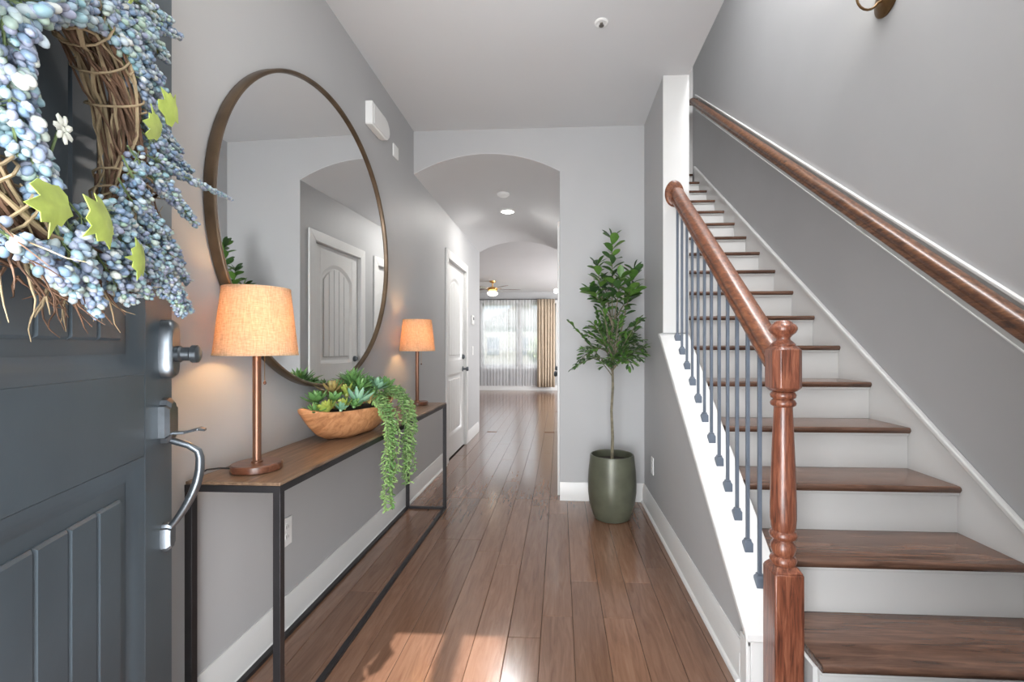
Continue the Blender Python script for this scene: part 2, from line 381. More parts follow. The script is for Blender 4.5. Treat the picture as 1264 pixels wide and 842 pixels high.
# panelled doors with planked fields (local x along width, y out of the face, z up)
def inset(poly, d):      # offset closed polygon (x,z) inwards, polygon counter clockwise
    n = len(poly); out = []
    for i in range(n):
        a, p, b_ = Vector(poly[i-1]), Vector(poly[i]), Vector(poly[(i+1) % n])
        t1 = (p-a).normalized(); t2 = (b_-p).normalized(); n1 = Vector((-t1.y, t1.x)); n2 = Vector((-t2.y, t2.x))
        m_ = (n1+n2).normalized(); out.append(tuple(p+m_*(d/max(.4, m_.dot(n1)))))
    return out
def arch_pts(x0, x1, z, rise, n=14):     # from right to left over the top
    c = (x1-x0)/2; r_ = (c*c+rise*rise)/(2*rise); cz = z+rise-r_; a = math.asin(c/r_)
    return [((x0+x1)/2+r_*math.sin(a-2*a*i/n), cz+r_*math.cos(a-2*a*i/n)) for i in range(n+1)]
def panel_door(root, w_, h, th, mat, stile, lockz, bottom, top, rise, npl, rec=.014, mold=.03):
    # lockz = (z0,z1) of the middle rail
    MB().box(0, w_, -th, -rec, 0, h).build('door_core', mat, root)
    MB().box(0, stile, -rec, 0, 0, h).build('stile', mat, root, .002); MB().box(w_-stile, w_, -rec, 0, 0, h).build('stile', mat, root, .002)
    MB().box(stile, w_-stile, -rec, 0, 0, bottom).build('bottom_rail', mat, root, .002)
    MB().box(stile, w_-stile, -rec, 0, *lockz).build('lock_rail', mat, root, .002)
    zt = h-top-rise
    ar = arch_pts(stile, w_-stile, zt, rise)
    MB().prism([(stile, h), (w_-stile, h)]+ar, 'y', -rec, 0).build('top_rail', mat, root, .002)
    for (z0, z1, arch) in ((bottom, lockz[0], False), (lockz[1], zt, True)):
        poly = [(stile, z0), (w_-stile, z0)]+(ar if arch else [(w_-stile, z1), (stile, z1)])
        o1 = inset(poly, mold*.35); o2 = inset(poly, mold*.65); o3 = inset(poly, mold); n = len(poly)
        vs = []
        for pl, y in ((poly, -.0005), (o1, -.004), (o2, -rec*.75), (o3, -rec+.0005), (poly, -rec)):
            vs += [(p[0], y, p[1]) for p in pl]
        fs = [((l % 5)*n+i, (l % 5)*n+(i+1) % n, ((l+1) % 5)*n+(i+1) % n, ((l+1) % 5)*n+i) for l in range(5) for i in range(n)]
        MB().add(vs, fs).build('panel_moulding', mat, root)
        # raised field of narrow boards with V grooves
        f0, f1 = stile+mold+.028, w_-stile-mold-.028; pw = (f1-f0)/npl
        for i in range(npl):
            a, b_ = f0+i*pw, f0+(i+1)*pw
            zb = z0+mold+.028
            def topz(x):
                if not arch: return z1-mold-.028
                c = (w_)/2; hw = (f1-f0)/2; return zt-.02+(rise-mold*.4)*max(0, 1-((x-c)/hw)**2)
            g = .005; m_ = MB()
            segs = 5; ins = lambda x, e: x
            xs = [a+.001+(b_-a-.002)*k/segs for k in range(segs+1)]
            pl = [(a+.001, zb), (b_-.001, zb)]+[(x, topz(x)) for x in reversed(xs)]
            pi_ = inset(pl, g); k = len(pl)
            vs = [(p[0], -rec, p[1]) for p in pl]+[(p[0], -rec+.003, p[1]) for p in pl]+[(p[0], -rec+.008, p[1]) for p in pi_]
            fs = [tuple(range(2*k, 3*k))]+[(l*k+j, l*k+(j+1) % k, (l+1)*k+(j+1) % k, (l+1)*k+j) for l in (0, 1) for j in range(k)]
            m_.add(vs, fs).build('door_board', mat, root, smooth=False)

def casing(parent, x0, x1, z1, cw=.09, th=.018, z0=0, name='door_casing'):   # local frame, around an opening
    for poly in ([(x0-cw, z0), (x0, z0), (x0, z1), (x0-cw, z1+cw)], [(x1, z0), (x1+cw, z0), (x1+cw, z1+cw), (x1, z1)],
                 [(x0, z1), (x1, z1), (x1+cw, z1+cw), (x0-cw, z1+cw)]):
        MB().prism(poly, 'y', 0, th).build(name, M['trim'], parent, .004)
def hall_door(name, label, loc, rotz, w_=.865, h=2.04, hinge_left=True, knob=True):
    root = MB().box(-.012, w_+.012, -.11, -.075, 0, h+.012).build(name, M['trim'])
    root.location = loc; root.rotation_euler = (0, 0, rotz); root['kind'] = 'structure'; root['label'] = label; root['category'] = 'door'
    # leaf sits slightly back of the casing
    leaf = MB().box(.004, w_-.004, -.050, -.044, .008, h-.004).build('door_leaf', M['trim'], root)
    holder = leaf
    panel_door_shift(holder, w_, h)
    casing(root, 0, w_, h)
    MB().box(-.012, .0025, -.075, 0, 0, h+.012).box(w_-.0025, w_+.012, -.075, 0, 0, h+.012).box(0, w_, -.075, 0, h-.002, h+.012).build('door_frame', M['trim'], root)
    hx = .0 if hinge_left else w_
    for z in (.22, 1.09, 1.86):
        MB().box(hx-.014, hx+.014, -.006, .006, z-.045, z+.045).tube([(hx, .008, z-.048), (hx, .008, z+.048)], .006).build('hinge', M['hinge'], root)
    if knob:
        kx = w_-.07 if hinge_left else .07
        k = MB().lathe([(.03, -.016), (.03, -.008), (.012, -.006), (.012, .02), (.024, .03), (.027, .042), (.02, .055), (.004, .058)], (kx, 0, .90), 20, 'y').build('door_knob', M['pewter'], root)
        MB().lathe([(.028, -.016), (.028, -.002), (.018, .004), (.018, .012), (.003, .014)], (kx, 0, 1.04), 20, 'y').build('deadbolt', M['pewter'], root)
    return root
def panel_door_shift(leaf, w_, h):
    # panel pieces are children of the leaf, set back by 16 mm
    class Sh: pass
    before = set(C.objects)
    panel_door(leaf, w_-.008, h-.012, .03, M['trim'], .11, (.86, 1.0), .22, .14, .13, 5)
    for o in set(C.objects)-before: o.location = (.004, -.016, .008)

# ---- left wall with the closed hall door
DL0, DL1 = 4.475, 5.36
wl = MB(); wl.box(XL-.15, XL, .1, DL0, 0, ZC).box(XL-.15, XL, DL1, YE, 0, ZC).box(XL-.15, XL, DL0, DL1, 2.052, ZC)
wall_l = struct('wall_left', wl, M['wall'], smooth=False, label='grey painted left wall of the foyer and hall', cat='wall')
hall_door('door_1', 'white two-panel arched door in the left hall wall beyond the mirror', (XL, DL1-.012, 0), -pi/2, DL1-DL0-.024, 2.04, hinge_left=False)
# ---- right hall wall (x=0) with two doors seen in the mirror
YD = [(3.62, 4.40), (4.76, 5.54)]
wr = MB(); ys = [YA+.12, YD[0][0], YD[0][1], YD[1][0], YD[1][1], YE]
for a, b_ in ((ys[0], ys[1]), (ys[2], ys[3]), (ys[4], ys[5])): wr.box(0, .12, a, b_, 0, 2.75)
for a, b_ in YD: wr.box(0, .12, a, b_, 2.052, 2.75)
struct('wall_hall', wr, M['wall'], smooth=False, label='grey right wall of the hall behind the arch', cat='wall')
hall_door('door_2', 'white arched-panel door on the right of the hall, nearer one, in the mirror', (0, YD[0][0]+.012, 0), pi/2, YD[0][1]-YD[0][0]-.024)
hall_door('door_3', 'white door on the right of the hall, further one', (0, YD[1][0]+.012, 0), pi/2, YD[1][1]-YD[1][0]-.024)

# ---- arch wall and barrel ceiling of the hall
ar = arch_pts(XL, 0, 2.48, .145, 28)
ar2 = [(x, z+.004) for x, z in ar]
poly = [(0, 0), (XS1, 0), (XS1, ZC+.1), (XL, ZC+.1)]+list(reversed(ar2))
struct('wall_arch', MB().prism(poly, 'y', YA, YA+.12), M['wall'], smooth=False, label='grey wall with the wide segmental arch opening', cat='wall')
up = [(p[0], p[1]+.05) for p in reversed(ar)]
struct('ceiling_hall', MB().prism(ar+up, 'y', YA+.0015, YE+.12), M['ceiling'], ang=60, label='pale vaulted ceiling of the hall beyond the arch', cat='ceiling')
poly = [(0, 0), (3, 0), (3, ZL+.1), (-4, ZL+.1), (-4, 0), (XL, 0)]+list(reversed(ar2))
struct('wall_hall_end', MB().prism(poly, 'y', YE, YE+.12), M['wall'], smooth=False, label='grey wall around the far arch into the living room', cat='wall')
# ---- ceilings
struct('ceiling', MB().box(XL-.15, XS1, .1, YA+.12, ZC, ZC+.25), M['ceiling'], smooth=False, label='white foyer ceiling', cat='ceiling')
struct('ceiling_living', MB().box(-4, 3, YE+.121, YW+.15, ZL, ZL+.15), M['ceiling'], smooth=False, label='white living room ceiling', cat='ceiling')
struct('ceiling_stairwell', MB().box(XS1-.15, XR+.15, .1, 7.2, ZU, ZU+.15), M['ceiling'], smooth=False, label='white ceiling above the stairwell', cat='ceiling')

# ---- stair geometry
def tread_y(k): return 1.70+.2715*(k-2)
def tread_z(k): return .378+.196*(k-2)
SL = .7425
# stair side wall: full height past Y=2.83, knee wall below the sloping cap in front
K0, K1 = 1.56, 2.83
capz = lambda y: .31+(y-1.648)*.784
ws = MB().box(XS0, XS1, K1, 6.0, 0, ZU).box(XS0, XS1, .1, K1, ZC+.02, ZU)
struct('wall_stair', ws, M['wall'], smooth=False, label='grey wall between the foyer and the stairs', cat='wall')
MB_end = MB().box(XS0+.0, XS1, K1-.012, K1-.0005, 1.24, ZC).build('wall_end_board', M['trim'], bpy.data.objects['wall_stair'])
kn = MB().prism([(K0, 0), (K1, 0), (K1, capz(K1)-.03), (K0, capz(K0)-.03)], 'x', XS0, XS1)
knee = struct('wall_knee', kn, M['wall'], smooth=False, label='low grey triangular wall under the stair railing', cat='wall')
# sloping cap, its edge moulding and the end board
cp = MB().prism([(K0-.035, capz(K0-.035)-.03), (K1+.0, capz(K1)-.03), (K1+.0, capz(K1)), (K0-.035, capz(K0-.035))], 'x', .608, .7865)
cp.build('cap_board', M['trim'], knee, .005)
MB().prism([(K1, capz(K1)-.03), (K1+.03, capz(K1)-.01), (K1+.03, capz(K1)), (K1, capz(K1))], 'x', .608, .63).build('cap_return', M['trim'], knee)
MB().prism([(K0-.02, capz(K0-.02)-.066), (K1, capz(K1)-.066), (K1, capz(K1)-.03), (K0-.02, capz(K0-.02)-.03)], 'x', .618, .632).build('cap_moulding', M['trim'], knee, .004)
MB().box(.630, .786, K0-.02, K0-.0005, 0, capz(K0)-.05).box(.615, .6295, K0-.02, K0+.035, 0, capz(K0)-.06).build('end_board', M['trim'], knee, .003)

# right wall with the skirt board and the rail backing board
wall_r = struct('wall_right', MB().box(XR, XR+.15, .1, 7.2, 0, ZU), M['wall'], smooth=False, label='tall grey wall on the right of the stairs', cat='wall')
skz = lambda y: .515+(y-1.725)*.7195
y0, y1 = 1.05, 5.72
MB().prism([(y0, 0), (y1, 0), (y1, skz(y1)-.03), (y0, skz(y0)-.03)], 'x', 1.657, XR).build('skirt_board', M['trim'], wall_r)
MB().prism([(y0, skz(y0)-.03), (y1, skz(y1)-.03), (y1, skz(y1)), (y0, skz(y0))], 'x', 1.648, XR).build('skirt_moulding', M['trim'], wall_r, .006)
bz = lambda y: 1.329+(y-1.74)*.7408
y0, y1 = 1.0, 5.70
MB().prism([(y0, bz(y0)-.185), (y1, bz(y1)-.185), (y1, bz(y1)-.02), (y0, bz(y0)-.02)], 'x', 1.668, XR+.001).build('rail_backing_board', M['rail_board'], wall_r)
MB().prism([(y0, bz(y0)-.02), (y1, bz(y1)-.02), (y1, bz(y1)), (y0, bz(y0))], 'x', 1.658, XR+.001).build('rail_board_moulding', M['trim'], wall_r, .004)
MB().prism([(y0, bz(y0)-.193), (y1, bz(y1)-.193), (y1, bz(y1)-.185), (y0, bz(y0)-.185)], 'x', 1.662, XR+.001).build('rail_board_moulding', M['trim'], wall_r, .002)

# ---- front wall around the open doorway, top-of-stair wall, living room walls
fw = MB().box(XL-.15, -.68, .1, YF, 0, ZU).box(.32, XR+.15, .1, YF, 0, ZU).box(-.68, .32, .1, YF, 2.10, ZU)
wf = struct('wall_front', fw, M['wall'], smooth=False, label='front wall around the open doorway', cat='wall')
MB().box(-.68, -.66, .08, YF+.005, 0, 2.10).build('door_jamb', M['trim'], wf)
MB().box(.30, .32, .08, YF+.005, 0, 2.10).build('door_jamb', M['trim'], wf)
YT = 5.86
wt = MB().box(XS1, .90, YT, YT+.12, 3.0, ZU).box(1.60, XR, YT, YT+.12, 3.0, ZU).box(.90, 1.60, YT, YT+.12, 3.32+2.04, ZU)
struct('wall_stair_top', wt, M['wall'], smooth=False, label='grey wall at the head of the stairs', cat='wall')
hall_door('door_4', 'white door at the head of the stairs', (1.59, YT, 3.32), pi, .68, 2.03, hinge_left=False)

wl2 = MB().box(-4.1, -4, YE, YW+.1, 0, ZL); struct('wall_living_left', wl2, M['wall'], smooth=False, label='grey left wall of the living room', cat='wall')
struct('wall_living_right', MB().box(3, 3.1, YE, YW+.1, 0, ZL), M['wall'], smooth=False, label='grey right wall of the living room', cat='wall')
WX = [(-2.10, -1.13), (-1.05, -.10)]; WZ = (.64, 2.34)
ww = MB().box(-4, WX[0][0], YW, YW+.15, 0, ZL).box(WX[0][1], WX[1][0], YW, YW+.15, WZ[0], WZ[1]).box(WX[1][1], 3, YW, YW+.15, 0, ZL)
ww.box(WX[0][0], WX[1][1], YW, YW+.15, 0, WZ[0]).box(WX[0][0], WX[1][1], YW, YW+.15, WZ[1], ZL)
struct('wall_window', ww, M['wall'], smooth=False, label='grey far wall with the living room windows', cat='wall')
for i, (a, b_) in enumerate(WX):
    wn = MB()
    for q in ((a, a+.045, *WZ), (b_-.045, b_, *WZ), (a, b_, WZ[0], WZ[0]+.05), (a, b_, WZ[1]-.05, WZ[1])):
        wn.box(q[0], q[1], YW+.03, YW+.11, q[2], q[3])
    win = struct('window_%d' % (i+1), wn, M['trim'], label=('left' if i == 0 else 'right')+' living room window behind the sheer curtain', cat='window')
    MB().box(a+.04, b_-.04, YW+.04, YW+.09, 1.08, 1.13).build('meeting_rail', M['trim'], win)
    MB().box(a+.045, b_-.045, YW+.06, YW+.066, WZ[0]+.05, 1.08).build('pane', M['glass'], win)
    MB().box(a+.045, b_-.045, YW+.07, YW+.076, 1.13, WZ[1]-.05).build('pane', M['glass'], win)
    for q in ((a-.04, a, WZ[0]-.04, WZ[1]+.07), (b_, b_+.04, WZ[0]-.04, WZ[1]+.07), (a, b_, WZ[1], WZ[1]+.07), (a, b_, WZ[0]-.06, WZ[0])):
        MB().box(q[0], q[1], YW-.018, YW, q[2], q[3]).build('window_casing', M['trim'], win, .003)

# ---- baseboards
def baseboard(name, axis, wallc, a, b_, sgn, h=.135, t=.016):
    prof = [(0, 0), (t, 0), (t, h*.74), (t*.8, h*.80), (t*.8, h*.84), (t*.45, h*.93), (t*.35, h), (0, h)]
    if axis == 'y': mb = MB().prism([(wallc+sgn*p[0], p[1]) for p in prof], 'y', a, b_)
    else: mb = MB().prism([(wallc+sgn*p[0], p[1]) for p in prof], 'x', a, b_)
    return struct(name, mb, M['trim'], ang=25, label='white baseboard', cat='baseboard')
def shoe(parent, axis, c, a, b_, sgn):
    pr = [(0, 0), (.012, 0), (.011, .008), (.006, .014), (0, .016)]
    MB().prism([(c+sgn*p[0], p[1]) for p in pr], axis, a, b_).build('shoe_moulding', M['trim'], parent)
b1 = baseboard('baseboard_left', 'y', XL, YF, DL0-.09, 1); shoe(b1, 'y', XL+.016, YF, DL0-.09, 1); b1['label'] = 'white baseboard along the left wall behind the console table'
b2 = baseboard('baseboard_hall', 'y', XL, DL1+.09, YE, 1); b2['label'] = 'short white baseboard on the left beyond the hall door'
b3 = MB().prism([(YA-p[0], p[1]) for p in [(0, 0), (.016, 0), (.016, .1), (.012, .112), (.006, .135), (0, .135)]], 'x', 0, XS0)
b3 = struct('baseboard_arch', b3, M['trim'], label='white baseboard behind the plant pot', cat='baseboard')
b4 = baseboard('baseboard_right', 'y', XS0, K0+.036, YA, -1); shoe(b4, 'y', XS0-.016, K0+.036, YA, -1); b4['label'] = 'white baseboard along the wall under the stairs'
b5 = MB().prism([(YW-p[0], p[1]) for p in [(0, 0), (.016, 0), (.016, .1), (.012, .112), (.006, .135), (0, .135)]], 'x', -4, 3)
b5 = struct('baseboard_window', b5, M['trim'], label='white baseboard below the living room windows', cat='baseboard')
# arch wall return and hall baseboards on the right side
b6 = baseboard('baseboard_hall_right', 'y', 0, YD[0][1]+.09, YD[1][0]-.09, -1); b6['label'] = 'white baseboard between the two right hall doors'

# ------------------------------------------------------------------ staircase
st = thing('staircase', 'long straight staircase with dark treads and white risers', 'staircase', (1.22, 1.4, 0))
ox, oy = 1.22, 1.4
X0, X1 = .8005-ox, 1.656-ox
poly = [(tread_y(1)+.035-oy, 0)]
zp = 0
for k in range(1, 18):
    y = tread_y(k)+.035-oy; poly += [(y, zp), (y, tread_z(k)-.027)]; zp = tread_z(k)-.027
poly += [(YT-.01-oy, zp), (YT-.01-oy, 0)]
poly2 = poly[1:]
MB().prism(poly2, 'x', .787-ox, X1).build('carriage', M['trim'], st, smooth=False)
tm = {}
for k in range(1, 18):
    y, z = tread_y(k)-oy, tread_z(k)
    zl = tread_z(k-1) if k > 1 else 0
    d = .2715+.030 if k < 17 else YT-.012-tread_y(17)
    key = k == 17
    if key not in tm:
        e = .013; pr = [(d, -.027), (d, 0), (e, 0)]+[(e-e*math.sin(a), -e*(1-math.cos(a))) for a in (R(30), R(60), R(90))]+[(0, -.015)]+[(e*.6, -.027)]
        tm[key] = MB().prism(pr, 'x', X0, X1).mesh('tread', M['tread'], ang=40)
    inst('tread', tm[key], st, (0, y, z))
    rz0 = zl+.0005; rz1 = z-.0275
    MB().box(X0, X1, y+.022, y+.0345, rz0-(.0), rz1).build('riser', M['trim'], st)
    MB().box(X0, X1, y+.012, y+.0215, rz1-.012, rz1).build('cove_moulding', M['trim'], st, .003)

# ------------------------------------------------------------------ stair railing
XB = .707
rl = thing('stair_railing', 'stair railing with stained oak handrail, turned newel post and iron balusters', 'railing', (XB, 1.485, 0))
NP = (0, 0)
def zz(y): return y
post = MB().box(-.042, .042, -.045, .045, 0, .445)
# chamfered top of the base block
def frustum(mb, a0, z0, a1, z1):
    return mb.add([(-a0,-a0,z0),(a0,-a0,z0),(a0,a0,z0),(-a0,a0,z0),(-a1,-a1,z1),(a1,-a1,z1),(a1,a1,z1),(-a1,a1,z1)], [(0,3,2,1),(4,5,6,7),(0,1,5,4),(1,2,6,5),(2,3,7,6),(3,0,4,7)])
base = MB().box(-.044, .044, -.044, .044, 0, .448); frustum(base, .044, .448, .030, .468)
newel = base.build('newel_post', M['newel'], rl, .004)
prof = [(.030, .462), (.037, .470), (.040, .480), (.036, .489), (.029, .494), (.034, .503), (.037, .516), (.036, .528), (.030, .538), (.027, .543),
        (.038, .550), (.041, .560), (.037, .570), (.033, .573), (.036, .582), (.0385, .61), (.0385, .66), (.036, .74), (.0325, .84), (.0285, .93), (.027, .962),
        (.036, .968), (.038, .975), (.034, .983), (.028, .987), (.036, .992), (.038, 1.0), (.034, 1.008), (.028, 1.012)]
MB().lathe(prof, (0, 0, 0), 40).build('turned_shaft', M['newel'], newel, ang=50)
# octagonal top block, wide faces with chamfered corners
a, c = .045, .018
oc = [(-a, -a+c), (-a+c, -a), (a-c, -a), (a, -a+c), (a, a-c), (a-c, a), (-a+c, a), (-a, a-c)]
sm = [(x*.72, y*.72) for x, y in oc]
vs = [(x, y, 1.012) for x, y in sm]+[(x, y, 1.024) for x, y in oc]+[(x, y, 1.142) for x, y in oc]+[(x*1.0, y*1.0, 1.156) for x, y in sm]
fs = [tuple(range(7, -1, -1)), tuple(range(24, 32))]+[(l*8+i, l*8+(i+1) % 8, l*8+8+(i+1) % 8, l*8+8+i) for l in range(3) for i in range(8)]
MB().add(vs, fs).build('newel_block', M['newel'], newel, .002)
MB().lathe([(.034, 1.154), (.036, 1.160), (.030, 1.166), (.021, 1.174), (.020, 1.180), (.026, 1.188), (.036, 1.196), (.041, 1.206), (.041, 1.213), (.036, 1.221), (.027, 1.227), (.026, 1.230), (.018, 1.235), (.003, 1.237)], (0, 0, 0), 40).build('newel_cap', M['newel'], newel, ang=60)

hz = lambda y: 1.115+(y-1.53)*.758       # handrail centre line (world)
RP = [(-.030, -.026), (-.022, -.032), (.022, -.032), (.030, -.026), (.031, -.016), (.025, -.010), (.026, -.002), (.034, .008), (.034, .018), (.026, .029), (.012, .035), (-.012, .035), (-.026, .029), (-.034, .018), (-.034, .008), (-.026, -.002), (-.025, -.010), (-.031, -.016)]
RP = [(u*1.12, v*1.12) for u, v in RP]
def Lr(y, z): return (0, y-1.485, z)
MB().sweep(RP, [Lr(1.525, hz(1.525)), Lr(2.2, hz(2.2)), Lr(2.805, hz(2.805))], (1, 0, 0)).build('handrail', M['rail'], rl, ang=50)
zr = hz(2.80)+.008
MB().lathe([(.004, 0), (.050, 0), (.062, .004), (.066, .010), (.066, .017), (.062, .021), (.004, .021)], (0, 2.797-1.485, zr), 36, 'y').build('rosette', M['rail'], rl, ang=40)
ro = rl.children[-1]; ro.scale = (.86, 1, 1.22); ro.location = (-.012, 0, -zr*.22+.0)
# twelve iron balusters with a square shoe at the foot
for i in range(12):
    y = 1.655+i*(2.785-1.655)/11
    z0 = capz(y); z1 = hz(y)-.028
    bl = MB()
    hw = .0062
    bl.box(-hw, hw, -hw, hw, z0+.004, z1)
    bo = bl.build('baluster', M['iron'], rl, .001, loc=(0, y-1.485, 0))
    sh = MB(); s_ = .0155
    zb = z0-.014
    sh.add([(-s_,-s_,zb+.0),(s_,-s_,zb),(s_,s_,zb+.026),(-s_,s_,zb+.026),(-s_,-s_,z0+.020),(s_,-s_,z0+.020),(s_,s_,z0+.020),(-s_,s_,z0+.020),
            (-.010,-.010,z0+.029),(.010,-.010,z0+.029),(.010,.010,z0+.029),(-.010,.010,z0+.029)],
           [(0,3,2,1),(0,1,5,4),(1,2,6,5),(2,3,7,6),(3,0,4,7),(4,5,9,8),(5,6,10,9),(6,7,11,10),(7,4,8,11),(8,9,10,11)])
    sh.box(-.0105, .0105, -.0105, .0105, z0+.029, z0+.034)
    sh.build('baluster_shoe', M['iron'], bo, .0015)

# wall handrail on the right
XW = 1.61
wz = lambda y: 1.222+(y-1.673)*.7385
wh = thing('wall_handrail', 'brown oak handrail fixed along the right stair wall', 'handrail', (XW, 3.4, wz(3.4)))
def Lw(y): return (0, y-3.4, wz(y)-wz(3.4))
MB().sweep([(u*.92, v*.95) for u, v in RP], [Lw(1.0), Lw(3.4), Lw(5.62)], (1, 0, 0)).build('handrail', M['wallrail'], wh, ang=50)
MB().box(-.03, XR-XW-.004, 5.62-3.4, 5.66-3.4, wz(5.62)-wz(3.4)-.035, wz(5.62)-wz(3.4)+.035).build('rail_return', M['wallrail'], wh, .006)
for y in (1.3, 2.58, 4.0, 5.3):
    p = Vector(Lw(y)); z = p.z
    MB().tube([(XR-XW-.008, p.y, z-.075), (.035, p.y, z-.078), (.012, p.y, z-.068), (.004, p.y, z-.035)], .0055, 8).lathe([(.022, .052), (.020, .057), (.003, .058)], (0, p.y, z-.075), 16, 'x').build('bracket', M['brass'], wh)

# ------------------------------------------------------------------ front door
DA = math.atan2(-math.cos(R(21)), math.sin(R(21)))
fd = MB().box(0.0, .91, -.047, -.0435, 0, 2.06).build('front_door', M['door'], loc=(-.98, 1.10, .006), rotz=DA)
tag(fd, 'open slate blue front door with planked panels at the left edge', 'door')
panel_door(fd, .91, 2.06, .044, M['door'], .135, (.90, 1.085), .24, .14, .16, 6, rec=.016, mold=.045)
# deadbolt with key cylinder
dd = MB()
pl = []
for i in range(24):
    a = 2*pi*i/24; ex = .027*math.copysign(abs(math.cos(a))**.6, math.cos(a)); ez = .072*math.copysign(abs(math.sin(a))**.7, math.sin(a))
    pl.append((.047+ex, 1.140+ez))
pl2 = [(.047+(x-.047)*.8, 1.140+(z-1.140)*.88) for x, z in pl]
n = 24
vs = [(x, 0, z) for x, z in pl]+[(x, .018, z) for x, z in pl]+[(x, .027, z) for x, z in pl2]
fs = [tuple(range(2*n, 3*n)), tuple(range(n-1, -1, -1))]+[(l*n+i, l*n+(i+1) % n, (l+1)*n+(i+1) % n, (l+1)*n+i) for l in (0, 1) for i in range(n)]
dbo = dd.add(vs, fs).build('deadbolt', M['pewter'], fd, ang=50, label='smooth pewter deadbolt housing')
MB().lathe([(.020, .024), (.021, .036), (.017, .040), (.017, .056), (.022, .060), (.022, .072), (.015, .076), (.003, .076)], (.047, 0, 1.128), 24, 'y').build('lock_cylinder', M['pewter'], dbo)
# handle set: arched back plate, thumb latch, bow grip, lower plate
def plate(zc, hw, hh, t, name, par):
    k = .35; p0 = [(-hw, -hh*.72), (-hw*.62, -hh*.78), (-hw*.5, -hh), (hw*.5, -hh), (hw*.62, -hh*.78), (hw, -hh*.72), (hw, hh*.72), (hw*.62, hh*.78), (hw*.5, hh), (0, hh*1.1), (-hw*.5, hh), (-hw*.62, hh*.78), (-hw, hh*.72)]
    n = len(p0); vs = []
    for s_, y in ((1, 0), (1, t*.6), (.8, t)): vs += [(.047+x*s_, y, zc+z*s_) for x, z in p0]
    fs = [tuple(range(2*n, 3*n)), tuple(range(n-1, -1, -1))]+[(l*n+i, l*n+(i+1) % n, (l+1)*n+(i+1) % n, (l+1)*n+i) for l in (0, 1) for i in range(n)]
    return MB().add(vs, fs).build(name, M['pewter'], par, ang=30)
hp = plate(.965, .028, .052, .022, 'handle_plate', fd)
lp = MB().box(.037, .057, .015, .045, .932, .938)
lp.add([(.037,.045,.932),(.057,.045,.932),(.062,.075,.940),(.032,.075,.940),(.037,.045,.938),(.057,.045,.938),(.062,.075,.946),(.032,.075,.946),(.040,.088,.936),(.054,.088,.936),(.040,.088,.942),(.054,.088,.942)],
       [(0,3,2,1),(4,5,6,7),(0,4,7,3),(1,2,6,5),(3,8,9,2),(7,6,11,10),(3,7,10,8),(2,9,11,6),(8,10,11,9)])
lp.build('thumb_latch', M['pewter'], hp, .001)
pts = []
for i in range(15):
    t = i/14; a = pi*t
    pts.append((.047, .014+.062*min(1, (t/.16)**.6)*(1-max(0, (t-.30)/.70)**1.8) if t < 1 else .012, .918-.215*t))
MB().tube(pts, [.0075+.003*math.sin(pi*i/14) for i in range(15)], 12).build('bow_grip', M['pewter'], fd)
plate(.683, .018, .032, .020, 'lower_plate', fd)
for z in (.25, 1.02, 1.85):
    MB().tube([(.915, .004, z-.05), (.915, .004, z+.05)], .007).build('hinge', M['hinge'], fd)

# ------------------------------------------------------------------ wreath, hung on the front door
wc = (.52, 1.482)
wr_ = thing('wreath', 'round twig wreath covered in blue berries hanging on the front door', 'wreath', (-.98, 1.10, .006), DA)
Rw = .190
rnd = random.Random(3)
# woven vine ring, lots of thin twigs that spiral round the ring
def ringpt(a, rr, ph, rad):
    q = Rw+rr*math.cos(ph)
    return (wc[0]+q*math.cos(a)*1.0, .050+rad*math.sin(ph), wc[1]+q*math.sin(a)*1.04)
tw = MB(); tw2 = MB()
for i in range(150):
    a0 = rnd.uniform(0, 2*pi); span = rnd.uniform(1.0, 2.4); ph = rnd.uniform(0, 2*pi); tws = rnd.uniform(-1.7, 1.7); rr = rnd.uniform(.012, .042)
    n = 12; pts = [ringpt(a0+span*k/n, rr*(1+.25*math.sin(k*1.7+i)), ph+tws*k/n*2, min(.042, rr)) for k in range(n+1)]
    (tw if i % 3 else tw2).tube(pts, [rnd.uniform(.0022, .0042)*(1-.5*k/n) for k in range(n+1)], 5, caps=False)
for i in range(14):     # wrapping loops
    a0 = rnd.uniform(0, 2*pi); n = 16
    tw2.tube([ringpt(a0+.10*k/n, .044, 2*pi*k/n*1.3, .042) for k in range(n+1)], .002, 5, caps=False)
for i in range(260):   # loose ends sticking out
    a0 = rnd.uniform(0, 2*pi); 
    if rnd.random() < .5: a0 = rnd.uniform(R(185), R(330))
    p = Vector(ringpt(a0, .05, rnd.uniform(-.8, .8), .04)); d = Vector((math.cos(a0+rnd.choice((-1, 1))*rnd.uniform(.4, 1.5)), rnd.uniform(-.05, .3), math.sin(a0+rnd.uniform(-1.1, 1.1))))
    pts = [p]; L = rnd.uniform(.02, .085)
    for k in range(5):
        d = (d+Vector((rnd.uniform(-.35, .35), rnd.uniform(-.2, .2), rnd.uniform(-.35, .35)))).normalized(); q = pts[-1]+d*L/4
        q.y = max(.004, q.y); pts.append(q)
    (tw if i % 3 else tw2).tube(pts, [.0022*(1-.15*k) for k in range(6)], 4, caps=False)
tw.build('vine_ring', M['twig'], wr_, kind='stuff'); tw2.build('pale_vines', M['twig_pale'], wr_, kind='stuff')
